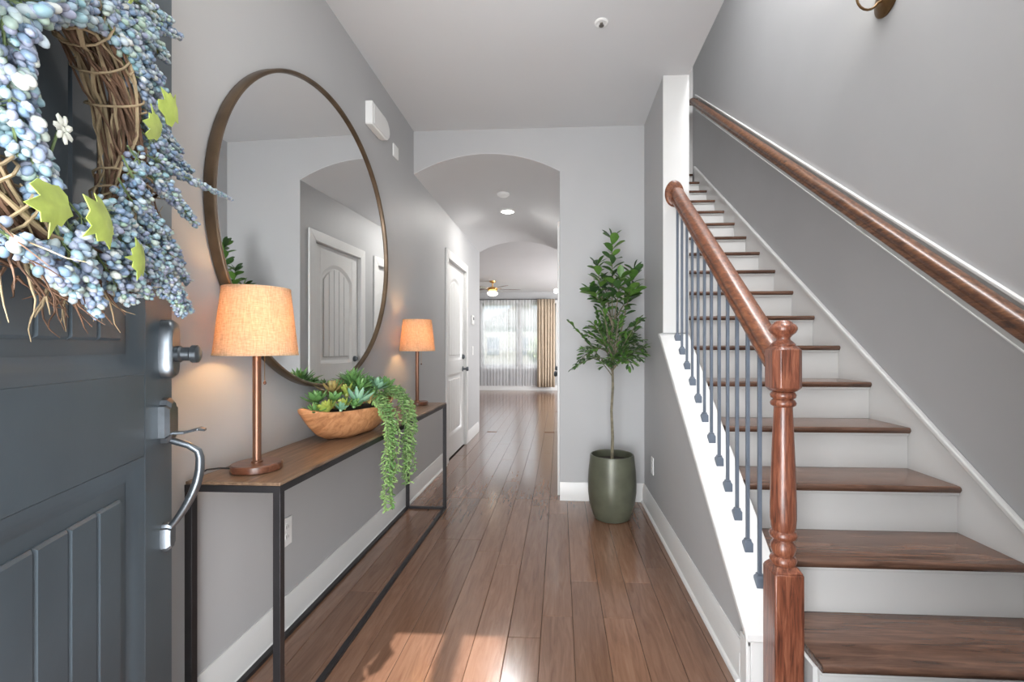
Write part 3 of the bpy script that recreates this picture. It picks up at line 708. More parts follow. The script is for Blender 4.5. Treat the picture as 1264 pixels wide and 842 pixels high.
# berry sprigs: (s, z, out) start -> end, berries along and around the stem
sprigs = []
def arc_sprigs(a0, a1, n, r0, r1, L, dirs, size):
    for i in range(n):
        a = R(a0+(a1-a0)*(i+rnd.uniform(-.3, .3))/max(1, n-1)); rr = rnd.uniform(r0, r1)
        p = (wc[0]+rr*math.cos(a), rnd.uniform(.075, .105), wc[1]+rr*math.sin(a))
        dr = R(dirs)+a+rnd.uniform(-.5, .5)
        e = (p[0]+L*math.cos(dr), p[1]+rnd.uniform(-.02, .03), p[2]+L*math.sin(dr))
        sprigs.append((p, e, size, .030))
# sprigs in view, (along the door, out of it, up)
SPR = [((0.68, 0.09, 1.543), (0.67, 0.09, 1.458), 0.0085, 0.032), ((0.651, 0.09, 1.558), (0.655, 0.09, 1.466), 0.0085, 0.026), ((0.673, 0.09, 1.466), (0.655, 0.09, 1.377), 0.0085, 0.026), ((0.628, 0.08, 1.479), (0.624, 0.09, 1.389), 0.0082, 0.016), ((0.651, 0.09, 1.428), (0.599, 0.09, 1.355), 0.0082, 0.022), ((0.617, 0.09, 1.386), (0.583, 0.09, 1.302), 0.0082, 0.022), ((0.634, 0.09, 1.395), (0.617, 0.09, 1.312), 0.008, 0.018), ((0.67, 0.09, 1.559), (0.516, 0.09, 1.666), 0.0085, 0.03), ((0.584, 0.08, 1.607), (0.38, 0.08, 1.755), 0.008, 0.028), ((0.551, 0.08, 1.634), (0.454, 0.08, 1.663), 0.008, 0.018), ((0.495, 0.08, 1.676), (0.322, 0.08, 1.737), 0.0078, 0.03), ((0.454, 0.08, 1.686), (0.274, 0.08, 1.686), 0.0076, 0.03), ((0.475, 0.08, 1.68), (0.389, 0.09, 1.667), 0.0078, 0.022), ((0.406, 0.08, 1.676), (0.239, 0.08, 1.658), 0.0076, 0.028), ((0.38, 0.08, 1.729), (0.213, 0.07, 1.761), 0.0076, 0.026), ((0.451, 0.09, 1.662), (0.361, 0.09, 1.64), 0.0078, 0.018), ((0.406, 0.08, 1.725), (0.141, 0.07, 1.854), 0.0064, 0.018), ((0.366, 0.08, 1.775), (0.213, 0.08, 1.842), 0.0066, 0.018), ((0.38, 0.08, 1.635), (0.213, 0.07, 1.597), 0.0072, 0.024), ((0.314, 0.07, 1.584), (0.146, 0.07, 1.59), 0.0066, 0.022), ((0.307, 0.08, 1.55), (0.116, 0.08, 1.556), 0.006, 0.02), ((0.315, 0.09, 1.508), (0.122, 0.09, 1.53), 0.0058, 0.016), ((0.174, 0.1, 1.519), (-0.109, 0.1, 1.562), 0.0052, 0.009), ((0.38, 0.09, 1.486), (0.265, 0.09, 1.454), 0.0068, 0.022), ((0.299, 0.09, 1.475), (0.113, 0.09, 1.434), 0.0062, 0.022), ((0.402, 0.09, 1.453), (0.315, 0.09, 1.391), 0.0068, 0.02), ((0.415, 0.09, 1.414), (0.291, 0.08, 1.357), 0.007, 0.024), ((0.331, 0.09, 1.387), (0.173, 0.08, 1.328), 0.0066, 0.026), ((0.299, 0.09, 1.34), (0.121, 0.08, 1.295), 0.0062, 0.022), ((0.315, 0.09, 1.321), (0.16, 0.08, 1.217), 0.0062, 0.024), ((0.239, 0.08, 1.3), (0.112, 0.08, 1.228), 0.006, 0.018), ((0.361, 0.09, 1.342), (0.239, 0.08, 1.25), 0.0066, 0.026), ((0.485, 0.09, 1.363), (0.346, 0.09, 1.345), 0.0074, 0.024), ((0.475, 0.09, 1.343), (0.331, 0.09, 1.279), 0.0074, 0.03), ((0.535, 0.09, 1.337), (0.428, 0.09, 1.286), 0.0078, 0.03), ((0.579, 0.09, 1.294), (0.495, 0.09, 1.212), 0.0082, 0.028), ((0.535, 0.09, 1.268), (0.495, 0.09, 1.192), 0.008, 0.018), ((0.676, 0.09, 1.278), (0.602, 0.09, 1.259), 0.0078, 0.024), ((0.495, 0.09, 1.287), (0.402, 0.09, 1.222), 0.0078, 0.026), ((0.44, 0.09, 1.284), (0.331, 0.09, 1.238), 0.0072, 0.024), ((0.602, 0.09, 1.257), (0.544, 0.09, 1.217), 0.0085, 0.02), ((0.428, 0.09, 1.327), (0.282, 0.09, 1.294), 0.007, 0.024), ((0.561, 0.09, 1.315), (0.516, 0.09, 1.253), 0.0078, 0.028)]
sprigs += SPR
# the side of the wreath nearest the viewer, mostly past the frame
arc_sprigs(-8, 80, 14, .24, .33, .09, 80, .0085)
berries = []; stems = MB(); buds = MB()
for (a, e, sz, rad) in sprigs:
    a, e = Vector(a), Vector(e); ax = (e-a); L = ax.length; ax.normalize(); u = ax.orthogonal().normalized(); v = ax.cross(u)
    stems.tube([a-ax*.03, a, (a+e)/2, e], .0016, 5)
    nb = int(L*rad*1.75/(sz*sz))+8
    for k in range(nb):
        t = (k+rnd.random())/nb; ang_ = rnd.uniform(0, 2*pi); rr = rad*(1.05-.65*t)*math.sqrt(rnd.uniform(.15, 1))
        p = a+ax*(L*t)+(u*math.cos(ang_)+v*math.sin(ang_))*rr*.9
        if p.y < .012: p.y = .012+rnd.uniform(0, .01)
        d = (ax*1.1+(p-(a+ax*(L*t))).normalized()*1.0+Vector((rnd.uniform(-.4, .4),)*3)).normalized()
        s_ = sz*rnd.uniform(.72, 1.15)*(1-.25*t)
        berries.append((p, d, s_))
        if k % 3 == 0: stems.tube([a+ax*(L*max(0, t-.08)), p], .0007, 3, caps=False)
stems.build('berry_stems', M['stem'], wr_, kind='stuff')
bm1 = MB().blob((0, 0, 0), .80, .80, 1.12, sub=2).mesh('berry', M['berry'], ang=180)
# the largest in view are single berries, the rest are one mass
mw = Matrix.Translation((-.98, 1.10, 0)) @ Matrix.Rotation(DA, 4, 'Z')
def seen(b_):
    q = mw @ b_[0]; dpt = q.y
    if q.z > 1.15+dpt*.80 or q.x < -dpt*1.33: return 0
    return b_[2]/dpt*(1 if b_[0].y > .07 else .4)
berries.sort(key=seen, reverse=True)
rest = MB()
for i, (p, d, s_) in enumerate(berries):
    rot = d.to_track_quat('Z', 'Y').to_matrix()
    if i < 290: inst('berry', bm1, wr_, p, rot, s_)
    else: rest.blob(p, s_*.8, s_*.8, s_*1.12, rot, 1, rnd.random()*.98+.01)
rest.build('berries', M['berry'], wr_, kind='stuff', ang=180, fix=False)
# lobed lime leaves
def ivy_leaf(parent, c, size, yaw, tilt, bend=.25, name='leaf'):
    out = [(0, 0), (.30, -.05), (.55, .12), (.42, .30), (.72, .50), (.40, .62), (.30, .80), (.10, .78), (0, 1.1)]
    full = out+[(-x, y) for x, y in reversed(out[1:-1])]
    n = len(full); vs = []; fs = []
    cen = (0, .45)
    for th_ in (0, -.02):
        for (x, y) in full: vs.append((x*size, (th_-bend*(x*x)+.10*math.sin(y*4))*size, y*size))
        vs.append((cen[0], (th_+.06)*size, cen[1]*size))
    for i in range(n): fs.append((i, (i+1) % n, n))
    for i in range(n): fs.append((n+1+(i+1) % n, n+1+i, 2*n+1))
    for i in range(n): fs.append((i, n+1+i, n+1+(i+1) % n, (i+1) % n))
    o = MB().add(vs, fs).build(name, M['lime_leaf'], parent, ang=60)
    o.location = c; o.rotation_euler = (tilt, yaw, 0)
    return o
for c, s_, yw, tl in (((.36, .125, 1.575), .055, R(-25), R(-12)), ((.40, .125, 1.515), .052, R(20), R(-8)), ((.66, .125, 1.345), .060, R(185), R(0)),
                      ((.54, .125, 1.345), .062, R(135), R(0)), ((.42, .12, 1.295), .050, R(95), R(0)), ((.41, .10, 1.75), .045, R(60), R(-10)), ((.74, .11, 1.60), .050, R(160), R(0))):
    ivy_leaf(wr_, c, s_, yw, tl)
# a small white flower on its stem
fm = MB().blob((0, 0, 0), .006, .005, .006)
fo = fm.build('flower', M['petal'], wr_, label='small white flower', loc=(.597, .10, 1.439))
for k in range(7):
    a = 2*pi*k/7; MB().blob((.012*math.cos(a), .003, .012*math.sin(a)), .009, .0025, .005, Matrix.Rotation(-a, 3, 'Y')).build('petal', M['petal'], fo)
MB().tube([(.597, .097, 1.435), (.600, .09, 1.40), (.605, .08, 1.35)], .0018, 5).build('flower_stem', M['stem'], wr_)

# ------------------------------------------------------------------ mirror
Rm, Ym, Zm = .672, 2.04, 1.645
mi = thing('round_mirror', 'large round mirror with a thin bronze frame on the left wall', 'mirror', (XL+.0235, Ym, Zm), R(-1.7))
prof = [(Rm, 0), (Rm+.002, .002), (Rm+.002, .034), (Rm-.001, .038), (Rm-.010, .038), (Rm-.013, .035), (Rm-.013, .030), (Rm-.013, 0)]
MB().lathe(prof, (0, 0, 0), 128, 'x', closed=True).build('mirror_frame', M['mirror_frame'], mi, ang=50)
MB().lathe([(Rm-.013, .024), (Rm-.013, .026), (.001, .026), (.001, .024)], (0, 0, 0), 128, 'x', closed=True).build('mirror_glass', M['mirror'], mi, ang=20)

# ------------------------------------------------------------------ console table
tx0, tx1, ty0, ty1 = -1.098, -.808, 1.275, 3.215
tb = thing('console_table', 'long narrow console table with wooden top and thin black metal frame', 'table', ((tx0+tx1)/2, (ty0+ty1)/2, 0))
cxm, cym = (tx0+tx1)/2, (ty0+ty1)/2
hx, hy = (tx1-tx0)/2, (ty1-ty0)/2
T = .022
MB().box(-hx+.002, hx-.002, -hy+.002, hy-.002, .748, .757).build('table_top', M['table_top'], tb, .001)
fr = MB().box(-hx, hx, -hy, -hy+T, .728, .7475).box(-hx, hx, hy-T, hy, .728, .7475).box(-hx, -hx+T, -hy+T, hy-T, .728, .7475).box(hx-T, hx, -hy+T, hy-T, .728, .7475)
fr.build('top_frame', M['table_metal'], tb)
for sx in (-1, 1):
    for sy in (-1, 1):
        x = sx*(hx-T/2); y = sy*(hy-T/2)
        MB().box(x-T/2, x+T/2, y-T/2, y+T/2, 0, .728).build('leg', M['table_metal'], tb, .001)
    MB().box(sx*(hx-T/2)-T/2, sx*(hx-T/2)+T/2, -hy+T, hy-T, 0, .014).build('floor_rail', M['table_metal'], tb, .001)
for sy in (-1, 1):
    y = sy*(hy-T/2); MB().box(-hx+T, hx-T, y-T/2, y+T/2, 0, .014).build('floor_rail', M['table_metal'], tb, .001)

# ------------------------------------------------------------------ table lamps
ZT = .7575
lt = thing('table_lamp', 'table lamp with lit linen shade at the near end of the console table', 'lamp', (-.972, 1.412, ZT), 0, 'pair of table lamps on the console')
MB().lathe([(.001, 0), (.070, 0), (.073, .003), (.073, .021), (.070, .024), (.001, .0245)], n=48).build('base', M['lamp_wood'], lt, ang=40)
MB().lathe([(.001, .0245), (.017, .0245), (.017, .029), (.0125, .031), (.0125, .365), (.010, .367), (.001, .367)], n=24).build('pole', M['lamp_metal'], lt, ang=40)
MB().lathe([(.016, .367), (.016, .405), (.010, .41), (.001, .41)], n=20).build('socket', M['lamp_metal'], lt)
bu = MB().lathe([(.010, .408), (.014, .42), (.026, .445), (.030, .465), (.026, .485), (.012, .497), (.001, .499)], n=20).build('bulb', M['bulb'], lt)
SB, ST, z0, z1 = .120, .096, .368, .582
MB().lathe([(SB, z0), (SB-.0005, z0+.001), (ST, z1), (ST-.002, z1), (SB-.002, z0)], n=64, closed=True).build('lamp_shade', M['shade'], lt, ang=40)
MB().lathe([(SB+.0008, z0-.001), (SB-.0004, z0+.006), (SB-.003, z0+.006), (SB-.003, z0-.001)], n=64, closed=True).build('shade_trim', M['shade'], lt, ang=40)
MB().lathe([(ST+.0015, z1-.006), (ST+.0008, z1+.001), (ST-.003, z1+.001), (ST-.003, z1-.006)], n=64, closed=True).build('shade_trim', M['shade'], lt, ang=40)
sp = MB()
for k in range(3):
    a = 2*pi*k/3; sp.tube([(.016*math.cos(a), .016*math.sin(a), .405), ((SB-.01)*math.cos(a), (SB-.01)*math.sin(a), z0+.03)], .0015, 5)
sp.build('shade_spider', M['lamp_metal'], lt)
MB().tube([(.030, -.006, .385), (.030, -.006, .285)], .0008, 5).tube([(.014, -.003, .385), (.030, -.006, .385)], .0012, 5).build('pull_chain', M['brass'], lt)
MB().blob((.030, -.006, .279), .005, .005, .006, sub=2).build('chain_knob', M['lamp_wood'], lt)
lt2 = dup(lt, (-.975, 3.07, ZT), R(0), 'table lamp with lit linen shade at the far end of the console table')
cd = MB().tube([(-1.047, 1.40, ZT+.006), (-1.065, 1.375, ZT+.013), (-1.085, 1.345, ZT+.016), (-1.100, 1.32, ZT+.004), (-1.108, 1.30, ZT-.06)], .0028, 6).build('power_cord', M['black_rubber'])
tag(cd, 'thin dark lamp cord running off the back of the console table', 'cord')
for o in (lt, lt2):
    lamp('table_lamp_bulb_light', 'POINT', (0, 0, .47), 2.6, (1, .60, .26), radius=.03, parent=o)

# ------------------------------------------------------------------ bowl of succulents
bw = thing('succulent_bowl', 'carved wooden bowl of mixed succulents with trailing vines on the console table', 'bowl', (-.945, 2.02, ZT), R(-11))
# local y = long axis, x = toward the room
def bowl_ring(s_, z, tipz, nn=40):
    vs = []
    for i in range(nn):
        a = 2*pi*i/nn; ca, sa = math.cos(a), math.sin(a)
        y = .315*s_*ca; x = .112*s_*sa*(abs(sa)**.25)
        vs.append((x, y, z+tipz*abs(ca)**3+.003*math.sin(a*5+z*40)))
    return vs
rings = [(.30, .0, 0), (.50, .004, .003), (.68, .022, .012), (.82, .052, .020), (.92, .083, .027), (.99, .112, .030), (1.0, .121, .030), (.97, .123, .030), (.92, .113, .028), (.80, .085, .02), (.5, .07, 0)]
vs = []; fs = []; nn = 40
for r_ in rings: vs += bowl_ring(*r_)
for l in range(len(rings)-1): fs += [(l*nn+i, l*nn+(i+1) % nn, (l+1)*nn+(i+1) % nn, (l+1)*nn+i) for i in range(nn)]
fs += [tuple(range(nn-1, -1, -1)), tuple(range((len(rings)-1)*nn, len(rings)*nn))]
MB().add(vs, fs).build('bowl', M['bowl'], bw, ang=60)
vs = []; fs = []
so = bowl_ring(.90, .106, .02); top = [(x*.5, y*.5, .122) for x, y, z in so]
MB().add(so+top, [(i, (i+1) % nn, nn+(i+1) % nn, nn+i) for i in range(nn)]+[tuple(range(nn, 2*nn))]).build('soil', M['soil'], bw)
def fleshy(L, wd, th_, curve=.2, n=5):      # pointed leaf along +y, thickness z
    vs = []; fs = []
    prof = [(0, .45), (.25, .85), (.5, 1), (.75, .78), (.92, .35)]
    for t, k in prof:
        z = curve*L*t*t
        vs += [(-wd*k, L*t, z+th_*.3*k), (0, L*t, z-th_*.6*k), (wd*k, L*t, z+th_*.3*k), (0, L*t, z+th_*k*.7)]
    vs.append((0, L, curve*L))
    m_ = len(prof)
    for l in range(m_-1): fs += [(l*4+i, l*4+(i+1) % 4, l*4+4+(i+1) % 4, l*4+4+i) for i in range(4)]
    fs += [((m_-1)*4+i, (m_-1)*4+(i+1) % 4, m_*4) for i in range(4)]+[(0, 3, 2, 1)]
    return vs, fs
def succulent(c, size, mat, n, kind, tilt=(0, 0), label=None):
    core = MB().blob((0, 0, 0), size*.16, size*.16, size*.2).build('succulent', mat, bw, loc=c, label=label)
    core.rotation_euler = (tilt[0], tilt[1], rnd.uniform(0, 6))
    if kind == 'spiky': L, wd, th_, cv = size, size*.085, size*.05, -.12
    elif kind == 'agave': L, wd, th_, cv = size, size*.13, size*.07, .22
    else: L, wd, th_, cv = size*.9, size*.19, size*.10, .30
    me = MB().add(*fleshy(L, wd, th_, cv)).mesh('leaf', mat, ang=60)
    for k in range(n):
        t = (k+.5)/n; az = k*2.39996; el = R(5+ (80 if kind != 'spiky' else 85)*t**(1.0 if kind != 'spiky' else .85))
        rot = Matrix.Rotation(az, 3, 'Z') @ Matrix.Rotation(el, 3, 'X')
        s_ = (1-.45*t)*rnd.uniform(.9, 1.1)
        inst('leaf', me, core, (0, 0, size*.05*t), rot, s_)
    return core
succulent((.050, -.225, .130), .075, M['succ_yellow'], 26, 'rose', (.2, .35), 'yellow-green rosette')
succulent((-.02, -.20, .165), .078, M['succ_green'], 24, 'rose', (.1, .1))
succulent((.070, -.145, .140), .060, M['succ_yellow'], 22, 'rose', (.1, .6))
succulent((.075, -.065, .150), .092, M['succ_blue'], 24, 'agave', (.15, .5), 'blue-green pointed rosette')
succulent((-.01, -.115, .190), .085, M['succ_red'], 26, 'agave', (0, .15), 'rust-tinted rosette')
succulent((.00, .015, .215), .120, M['succ_green'], 44, 'spiky', (0, .2), 'spiky green aloe-like plant')
succulent((.05, -.02, .205), .080, M['succ_green'], 24, 'agave', (0, .4))
succulent((.080, .045, .160), .075, M['succ_green'], 24, 'rose', (0, .7))
succulent((.045, .115, .195), .085, M['succ_blue'], 22, 'rose', (.0, .35), 'pale blue-green rosette')
succulent((-.03, .10, .190), .080, M['succ_green'], 22, 'agave', (0, 0))
succulent((.04, .205, .195), .075, M['succ_green'], 26, 'rose', (-.2, .3))
succulent((-.045, -.03, .185), .085, M['succ_green'], 26, 'agave', (0, -.2))
succulent((-.04, .20, .185), .07, M['succ_green'], 30, 'spiky', (0, -.2))
for (x, y, z, sz, mt, kd) in ((.085, -.10, .140, .052, 'succ_green', 'rose'), (.080, -.18, .135, .048, 'succ_blue', 'rose'), (.03, -.27, .135, .055, 'succ_green', 'agave'), (.095, -.005, .150, .055, 'succ_red', 'rose'),
                              (.02, -.15, .165, .065, 'succ_green', 'rose'), (.025, -.07, .185, .07, 'succ_yellow', 'agave'), (-.03, .04, .20, .08, 'succ_green', 'spiky'), (.03, .07, .22, .06, 'succ_green', 'agave'), (.0, .15, .20, .06, 'succ_green', 'rose')):
    succulent((x, y, z), sz, M[mt], 18, kd, (rnd.uniform(-.2, .2), .3))
# trailing vines over the front rim (local coordinates of the bowl)
iv = Matrix.Rotation(R(11), 3, 'Z')
def to_local(p): return iv @ (Vector(p)-Vector((-.945, 2.02, ZT)))
vn = 0
for (yw0, yw1, zend, cnt) in ((2.0, 2.14, .42, 11), (2.26, 2.42, .45, 11)):
    for i in range(cnt):
        yw = yw0+(yw1-yw0)*(i+.5)/cnt+rnd.uniform(-.008, .008); ze = zend+rnd.uniform(0, 1)**1.5*.22
        if i in (cnt//2, cnt//2-1): ze = zend
        xr_ = rnd.uniform(-.803, -.772)
        P0 = [(-.90, yw*.6+.4*2.1, ZT+.15), (-.86, yw, ZT+.165+rnd.uniform(-.01, .02)), (-.82, yw, ZT+.135), (xr_, yw, ZT+.07), (xr_+.008, yw+rnd.uniform(-.01, .01), ZT-.04)]
        z = ZT-.04
        while z > ze: z -= .04; P0.append((xr_+rnd.uniform(-.004, .008), yw+.010*math.sin(z*14+i*2.1)+rnd.uniform(-.006, .006), z))
        P0 = [to_local(p) for p in P0]
        vo = MB().tube(P0, .0016, 5).build('vine', M['stem'], bw)
        lv = MB()
        for a, b_ in zip(P0[:-1], P0[1:]):
            seg = (b_-a); ns = max(2, int(seg.length/.0072)); t_ = seg.normalized(); u = t_.orthogonal().normalized(); v = t_.cross(u)
            for k in range(ns):
                an = rnd.uniform(0, 2*pi); od = u*math.cos(an)+v*math.sin(an); dr = (od*1.0+t_*.5).normalized()
                L = rnd.uniform(.015, .027)
                p = a+seg*(k/ns)+dr*L*.5
                lv.blob(p, L*.22, L*.16, L*.55, dr.to_track_quat('Z', 'Y').to_matrix(), 1)
        lv.build('vine_leaves', M['vine'], vo, kind='stuff', fix=False)

# ------------------------------------------------------------------ potted tree
px_, py_ = .352, 3.10
pt = thing('potted_tree', 'tall slim leafy artificial tree in an olive ceramic pot beside the arch', 'plant', (px_, py_, 0))
prof = [(.001, 0), (.105, 0), (.118, .006), (.135, .05), (.152, .11), (.161, .18), (.162, .24), (.158, .32), (.150, .39), (.146, .425), (.143, .431), (.136, .430), (.134, .42), (.138, .37), (.001, .365)]
MB().lathe(prof, n=64).build('pot', M['pot'], pt, ang=40)
MB().lathe([(.136, .366), (.13, .386), (.08, .392), (.001, .395)], n=24).build('soil', M['soil'], pt)
MB().tube([(0, 0, .38), (.004, .0, .55), (-.003, .004, .72), (.006, 0, .88), (.004, 0, .99)], [.0115, .010, .009, .009, .0085], 10).build('trunk', M['bark'], pt)
rnd = random.Random(11)
def quad_leaf(L, wd, mat, cup=.25, droop=.15):
    vs = []; fs = []; prof = [(0, .05), (.2, .55), (.45, .95), (.7, 1.0), (.9, .6), (1, .04)]
    for t, k in prof:
        y = L*t; z = -droop*L*t*t
        vs += [(-wd*k, y, z+cup*wd*k), (0, y, z), (wd*k, y, z+cup*wd*k)]
    for l in range(len(prof)-1): fs += [(l*3, l*3+1, l*3+4, l*3+3), (l*3+1, l*3+2, l*3+5, l*3+4)]
    return MB().add(vs, fs).mesh('leaf', mat, ang=80, fix=False)
big = [quad_leaf(.105, .029, M['leaf']), quad_leaf(.095, .028, M['leaf'], .15, .3), quad_leaf(.098, .026, M['leaf_dark'], .3, .05)]
small = [quad_leaf(.052, .0085, M['leaf_dark'], .2, .1), quad_leaf(.050, .011, M['leaf'], .3, .25)]
nleaf = 0
def put_leaf(meshes, p, d, s_):
    global nleaf
    d = Vector(d).normalized(); q = d.to_track_quat('Y', 'Z').to_matrix() @ Matrix.Rotation(rnd.uniform(-.5, .5), 3, 'Y')
    inst('leaf', rnd.choice(meshes), pt, p, q, s_); nleaf += 1
stuff = MB(); stuff2 = MB()
def put_stuff(p, d, s_):
    me = rnd.choice(small); d = Vector(d).normalized(); q = d.to_track_quat('Y', 'Z').to_matrix() @ Matrix.Rotation(rnd.uniform(-.7, .7), 3, 'Y')
    (stuff if rnd.random() < .5 else stuff2).add([Vector(p)+q @ (v.co*s_) for v in me.vertices], [tuple(f.vertices) for f in me.polygons])
# upper branches, broad leaves
ups = [((.004, 0, .99), (.0, .0, 1.25), (.002, -.005, 1.60), (.0, -.01, 1.88), 26),
       ((.004, 0, 1.0), (-.03, .01, 1.25), (-.075, -.02, 1.50), (-.100, -.03, 1.70), 20),
       ((.004, 0, 1.0), (.05, .0, 1.22), (.11, -.02, 1.48), (.14, -.04, 1.66), 20),
       ((.0, 0, 1.3), (-.02, .0, 1.40), (-.09, -.05, 1.47), (-.15, -.07, 1.52), 14),
       ((.0, 0, 1.3), (.04, .0, 1.38), (.10, .06, 1.47), (.15, .04, 1.53), 14),
       ((.0, 0, 1.25), (.02, -.05, 1.38), (.03, -.10, 1.50), (.04, -.13, 1.60), 14),
       ((.0, 0, 1.25), (.0, .05, 1.38), (-.02, .10, 1.50), (-.04, .13, 1.60), 10)]
def bez(P, t):
    a, b_, c, d = [Vector(p) for p in P]; m_ = 1-t
    return a*m_**3+b_*3*m_*m_*t+c*3*m_*t*t+d*t**3
for (a, b_, c, d, n) in ups:
    P = (a, b_, c, d); pts = [bez(P, k/8) for k in range(9)]
    MB().tube(pts, [.006*(1-.09*k) for k in range(9)], 6).build('branch', M['bark'], pt)
    for k in range(n):
        t = .52+.48*(k+.5)/n; p = bez(P, t); tg = (bez(P, min(1, t+.02))-bez(P, t-.02)).normalized()
        az = k*2.4; up_ = .35+.8*(t-.5)*1.3
        dr = Vector((math.cos(az), math.sin(az), 0))*1.0+tg*up_+Vector((0, 0, .12))
        put_leaf(big, p, dr, rnd.uniform(.75, 1.1))
    put_leaf(big, bez(P, 1), (d[0]-c[0]+.2*rnd.uniform(-1, 1), d[1]-c[1], .5), .8)
    put_leaf(big, bez(P, 1), (-.5, .1, .6), .8); put_leaf(big, bez(P, 1), (.5, -.1, .6), .8)
# lower fine-leaved branches
low = []
for k in range(30):
    az = k*2.39996+.4; z0_ = rnd.uniform(1.0, 1.20); rr = rnd.uniform(.16, .31); z1_ = rnd.uniform(1.02, 1.42)
    if k % 3 == 0: z1_ = rnd.uniform(1.05, 1.16); rr = rnd.uniform(.24, .32)
    if k % 5 == 4: rr = rnd.uniform(.06, .16); z1_ = rnd.uniform(1.25, 1.5)
    if rr > .22: z1_ = min(z1_, 1.32)
    e = (min(.21, rr*math.cos(az)), min(.22, rr*math.sin(az)*.8), z1_)
    low.append(((.002, 0, z0_-.05), (e[0]*.25, e[1]*.25, z0_+.03), (e[0]*.65, e[1]*.65, (z0_+z1_)/2+.03), e))
for bi, P in enumerate(low):
    pts = [bez(P, k/6) for k in range(7)]
    MB().tube(pts, [.0036*(1-.1*k) for k in range(7)], 5).build('branch', M['bark'], pt)
    n = 30
    for k in range(n):
        t = .30+.70*(k+.5)/n; p = bez(P, t); tg = (bez(P, min(1, t+.02))-bez(P, t-.02)).normalized()
        si = 1 if k % 2 else -1; sd = tg.cross(Vector((0, 0, 1))).normalized()*si
        dr = sd*rnd.uniform(.4, 1)+tg*.8+Vector((0, 0, rnd.uniform(-.3, .6)))
        sub_p = p+dr.normalized()*rnd.uniform(0, .03)
        if nleaf < 290 and p.y < -.04: put_leaf(small, sub_p, dr, rnd.uniform(.8, 1.15))
        else: put_stuff(sub_p, dr, rnd.uniform(.8, 1.15))
    # side twig
stuff.build('small_leaves', M['leaf_dark'], pt, kind='stuff', fix=False, ang=80)
stuff2.build('small_leaves', M['leaf'], pt, kind='stuff', fix=False, ang=80)

# ------------------------------------------------------------------ small wall fittings
def wallplate(name, label, cat, loc, rotz, w_, h, detail='outlet'):
    t = thing(name, label, cat, loc, rotz)
    MB().box(-w_/2, w_/2, 0, .006, -h/2, h/2).build('cover_plate', M['plastic'], t, .002)
    if detail == 'outlet':
        for s_ in (-1, 1):
            f_ = MB().lathe([(.015, .005), (.015, .0075), (.001, .0075)], (0, 0, s_*.020), 20, 'y').build('socket', M['plastic'], t)
            MB().box(-.007, -.005, .0072, .0078, s_*.020-.005, s_*.020+.006).box(.005, .007, .0072, .0078, s_*.020-.005, s_*.020+.006).build('slot', M['dark_plastic'], f_)
    elif detail == 'switch':
        MB().box(-.016, .016, .006, .009, -.032, .032).build('rocker', M['plastic'], t, .001)
    return t
wallplate('wall_outlet', 'white wall outlet under the console table', 'outlet', (XL, 1.805, .395), -pi/2, .07, .115)
wallplate('wall_outlet', 'white wall outlet low on the wall under the stairs', 'outlet', (XS0, 3.13, .347), pi/2, .07, .115)
wallplate('light_switch', 'white light switch on the hall wall past the closed door', 'switch', (XL, 5.80, 1.11), -pi/2, .07, .115, 'switch')
th_ = thing('thermostat', 'small white thermostat above the switch past the closed hall door', 'thermostat', (XL, 5.76, 1.50), -pi/2)
MB().box(-.05, .05, 0, .022, -.06, .06).build('housing', M['plastic'], th_, .006); MB().box(-.03, .03, .022, .0235, .0, .035).build('display', M['dark_plastic'], th_)
# door chime: tall box with a rounded outer end
ch = thing('door_chime', 'white door chime box high on the left wall', 'chime', (XL, 2.70, 2.505), -pi/2)
pl = [(-.12, -.070)]+[(.075*math.cos(a)+.06-.0, .068*math.sin(a)) for a in [R(-90+15*k) for k in range(0, 0)]]
pl = [(.14, -.068), (.14, .068), (-.06, .068), (-.10, .056), (-.128, .028), (-.138, 0), (-.128, -.028), (-.10, -.056), (-.06, -.068)]
MB().prism(pl, 'y', 0, .045).build('chime_cover', M['plastic'], ch, .006)
MB().prism([(x*.86, z*.84) for x, z in pl], 'y', .0455, .050).build('chime_face', M['plastic'], ch, .002)
sn = thing('wall_sensor', 'small white blank plate right of the door chime', 'plate', (XL, 3.04, 2.48), -pi/2)
MB().box(-.045, .045, 0, .010, -.042, .042).build('cover_plate', M['plastic'], sn, .003)
# sprinkler / detectors
sk = thing('fire_sprinkler', 'small round fire sprinkler in the foyer ceiling', 'sprinkler', (.212, 2.34, ZC))
MB().lathe([(.035, 0), (.034, -.004), (.026, -.007), (.020, -.004), (.001, -.004)], n=32).build('escutcheon', M['plastic'], sk, ang=30)
MB().lathe([(.008, -.004), (.007, -.014), (.013, -.016), (.013, -.018), (.001, -.018)], n=16).build('sprinkler_head', M['hinge'], sk)
sd = thing('smoke_detector', 'white smoke detector on the hall ceiling before the downlight', 'detector', (-.54, 4.33, 2.622))
MB().lathe([(.06, 0), (.058, -.015), (.04, -.028), (.001, -.030)], n=32).build('detector_body', M['plastic'], sd)
rc = thing('recessed_light', 'round recessed downlight glowing in the hall ceiling', 'light', (-.565, 4.90, 2.622))
MB().lathe([(.085, 0), (.085, -.004), (.068, -.008), (.066, -.003), (.066, 0)], n=40, closed=True).build('trim_ring', M['plastic'], rc)
MB().lathe([(.065, -.001), (.064, -.005), (.001, -.005)], n=32).build('diffuser', M['led'], rc)
lamp('recessed_light_beam', 'AREA', (0, 0, -.02), 11, (1, .97, .93), .12, .12, (0, 0, 0), parent=rc)
